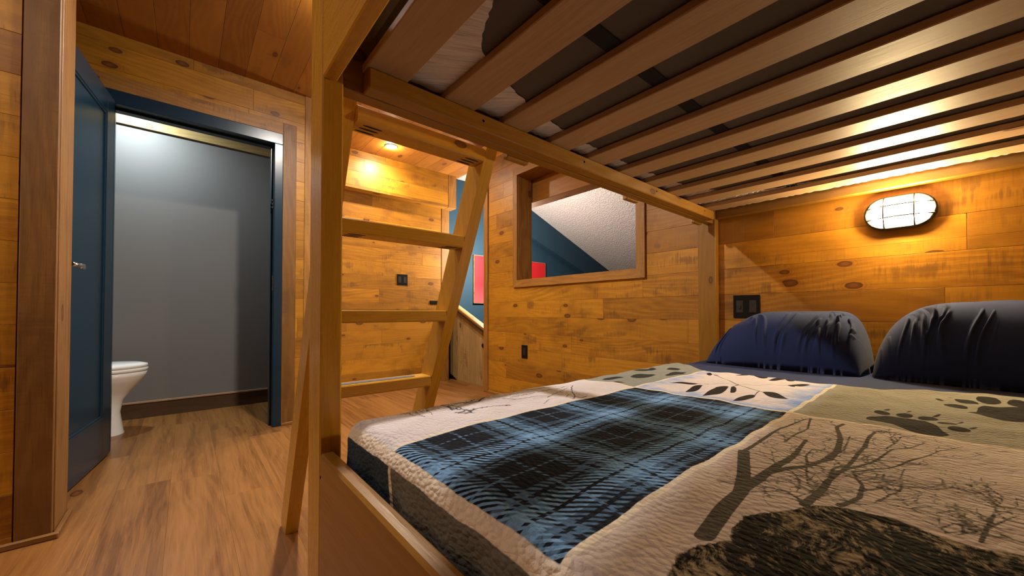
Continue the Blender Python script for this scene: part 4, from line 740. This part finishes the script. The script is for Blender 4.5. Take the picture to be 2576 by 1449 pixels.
tag(qo, 'patchwork quilt printed with plaid, paw prints, branches and a bear, spread over the lower bunk', 'quilt')
def quilt_material():
    g = G('patchwork_quilt'); P = g.attr('qxy', 'Vector'); x, y, _ = g.sep(P)
    nz = lambda sc, det=2, ox=0: g.noise(g.vec(x+ox, y), sc, det, .6)
    wob = (nz(60)-.5)*.003; X = x+wob; Y = y+(nz(60, 2, 5)-.5)*.003
    def step(v, edge, soft=.0006): return g.mr(v-edge, -soft, soft)
    # stitched relief: rows of little waves
    wv = ((y*430+x*120+(x*210).fn('SINE')*1.2+nz(45, 3)*9).fn('SINE'))*.5+.5
    rel = wv*.18+(1-g.vor(g.vec(x*85+nz(20)*1.5, y*135+nz(20, 2, 3)*1.5), 1))*.75+nz(75, 3)*.6+nz(180, 2)*.35
    cream = g.mix(nz(9), (.60, .52, .47), (.68, .60, .55)); white = g.mix(nz(8), (.56, .52, .54), (.64, .60, .62))
    # left column: white landscape patch
    sk = g.mr(g.attr('sketch')+(nz(300)-.5)*.0014, -.0008, .0006); c_white = g.mix(sk*.95, white, (.05, .05, .06))
    # plaid
    def thread(v, per, ph):
        t_ = ((v+ph)/per).fn('FRACT')
        lv = g.mr(t_, .28, .30)*g.mr(t_, .86, .84)*.38
        lv = lv.max(g.mr(t_, .44, .455)*g.mr(t_, .70, .685)*.95)
        dk = g.mr(t_, .555, .56)*g.mr(t_, .59, .585); dk2 = g.mr(t_, .36, .365)*g.mr(t_, .40, .395); dk3 = g.mr(t_, .75, .755)*g.mr(t_, .79, .785)
        lv = lv*(1-dk)*(1-dk2)*(1-dk3)
        thin = g.mr(t_, .06, .063)*g.mr(t_, .085, .082)*.5
        return lv.max(thin)
    px = thread(x, .185, .045); py = thread(y, .225, .085)
    tw = (((x*.72-y*.80)*640+nz(60)*2.5).fn('SINE'))*.5+.5
    sel = g.mr(tw, .35, .65, 0, 1)
    lv = px*sel+py*(1-sel)
    base = g.mix(nz(200, 3), (.006, .008, .013), (.014, .018, .026))
    c_plaid = g.mix(lv, base, g.mix(nz(120, 3), (.13, .25, .44), (.20, .39, .66)))
    # green-grey pine patch
    pn = g.mr(g.attr('pine')+(g.noise(g.vec(x*300, y*60), 1, 2)-.5)*.006, -.0012, .0012); c_pine = g.mix(pn, g.mix(nz(30), (.21, .225, .20), (.27, .28, .25)), (.035, .035, .036))
    # sky patch with leaves
    edge = (x+.65).min(-.245-x).min(y-1.03).min(1.60-y)
    bl = g.mr(edge+(nz(16, 4)-.5)*.19, .075, -.01)
    c_sky = g.mix(bl, g.mix(nz(25, 3), (.60, .56, .60), (.66, .58, .55)), (.20, .34, .66))
    ink = g.mr(g.attr('ink')+(nz(180, 3)-.5)*.0022, -.0005, .0005); inkc = g.mix(nz(250, 3), (.012, .011, .013), (.032, .029, .030))
    # paw patch
    c_paw = g.mix(nz(14), (.27, .265, .23), (.34, .33, .285))
    # bear patch
    c_bear = g.mix(nz(7), (.50, .43, .39), (.60, .52, .475))
    tr = g.mr(g.attr('tree')+(nz(260, 3)-.5)*.0014, -.0006, .0005); c_bear = g.mix(tr*.9, c_bear, g.mix(nz(300, 3), (.018, .020, .014), (.055, .056, .042)))
    fur = g.noise(g.vec((x*.8+y*.6)*150+nz(9)*14, (y*.8-x*.6)*55), 1, 4, .7)
    light = g.mr(nz(11, 2), .42, .68)
    furc = g.mix(g.mr(fur-(0.60-light*.20), -.05, .12), (.014, .014, .013), (.30, .24, .155))
    bm_ = g.mr(g.attr('bear')+(fur-.5)*.012, -.001, .001); c_bear = g.mix(bm_, c_bear, furc)
    # sides of the quilt
    c_navy = g.mix(nz(40, 3), (.020, .032, .052), (.05, .07, .10)); c_side = g.mix(nz(12, 3), (.11, .11, .10), (.17, .165, .15))
    # assemble
    XL, XR, Y0, Y1 = -.635, -.245, .272, 1.035
    low = g.mix(step(X, XR), g.mix(step(X, XL), c_white, c_plaid), c_bear)
    up = g.mix(step(X, XR), g.mix(step(X, XL), c_pine, c_sky), c_paw)
    col = g.mix(step(Y, Y1), low, up)
    col = g.mix(ink, col, inkc)
    sash = g.mix(nz(200), (.62, .54, .42), (.74, .66, .54))
    def line(v, c, hw): return g.mr((v-c).fn('ABSOLUTE')-hw, .0006, -.0006)
    col = g.mix(line(X, XL, .0045)*step(Y, Y1).max(0)+line(X, XL, .0045)*(1-step(Y, Y1)), col, sash)
    col = g.mix(line(X, XR, .0045), col, sash); col = g.mix(line(Y, Y1, .0055), col, sash)
    # foot band and the side panels under it
    sidec = g.mix(step(X, -.625), c_navy, c_side)
    sidec = g.mix(line(X, -.618, .005), sidec, sash)
    col = g.mix(step(Y, .250), sidec, col)
    col = g.mix(g.mr((Y-.261).fn('ABSOLUTE')-.0115, .0008, -.0008), col, g.mix(.35, sash, cream))
    return g.set(col=col, rough=.95, spec=.08, normal=g.bump(rel, .8, .0037))
me.materials.append(quilt_material())
# ------------------------------------------------------------------ pillows
def pillow(cx, cy, hx, hy, hz, label, seed, flat, steep):
    """flat / steep: exponents of the left and right shoulder"""
    n1, n2 = 260, 120; V = []; F = []; rg = random.Random(seed)
    creases = []
    for k in range(15):
        u0 = rg.uniform(-.75, .95) if k < 7 else rg.uniform(.35, .97)*(1 if steep[1] else -1)
        creases.append((u0, rg.uniform(-.30, .30), rg.uniform(.012, .032), rg.uniform(-1.0, -.80), rg.uniform(-.72, -.36), rg.uniform(.5, 1.2)))
    ph = [rg.uniform(0, 6) for _ in range(6)]
    def prof(u, v):
        e = flat if u < 0 else steep[0]
        return max(0.0, (1-abs(u)**e))**.62*max(0.0, (1-abs(v)**2.4))**.52
    for side_ in (0, 1):
        for i in range(n1+1):
            for j in range(n2+1):
                u = -math.cos(math.pi*i/n1)*.5+(-1+2*i/n1)*.5; v = -math.cos(math.pi*j/n2)*.6+(-1+2*j/n2)*.4
                x = cx+hx*u*(1-.05*v*v); y = cy+hy*v*(1-.10*(abs(u)**3))
                p = prof(u, v); z = p*hz
                if side_ == 0:
                    z += hz*.03*math.sin(u*5+ph[0])*math.sin(v*3+ph[1])*min(1, p*2)
                    for (u0, k_, w_, v0, v1, a_) in creases:
                        du = u-(u0+k_*(v+.6)+.02*math.sin(v*9+ph[2]))
                        if abs(du) < w_*3.2 and v < v1+.25:
                            fade = smoothstep(-1.0, v0+.12, v)*(1-smoothstep(v1, v1+.25, v))
                            g_ = math.exp(-(du/w_)**2)-.55*math.exp(-((abs(du)-w_*1.9)/w_)**2)
                            z -= a_*hz*.055*g_*fade; y += a_*hy*.030*g_*fade
                V.append((x, y, .5565+max(0.0, z)))
    st_ = (n1+1)*(n2+1)
    for sd_ in (0, 1):
        for i in range(n1):
            for j in range(n2):
                a = sd_*st_+i*(n2+1)+j; q_ = [a, a+n2+1, a+n2+2, a+1]; F.append(q_ if sd_ == 0 else q_[::-1])
    th = thing('pillow', (cx, cy, .556), label, 'pillow', 'navy pillows on the lower bunk')
    p = MB(); p.add(V, F, None, .5, True); p.build('pillowcase', M['navy'], th, fix=True)
    return th
pillow(-.509, 2.09, .292, .205, .246, 'navy pillow nearest the corner post, below the black wall plate', 3, 2.2, (9.0, True))
pillow(.078, 2.10, .290, .205, .278, 'navy pillow under the lit wall lamp, at the right edge', 8, 3.6, (3.0, False))
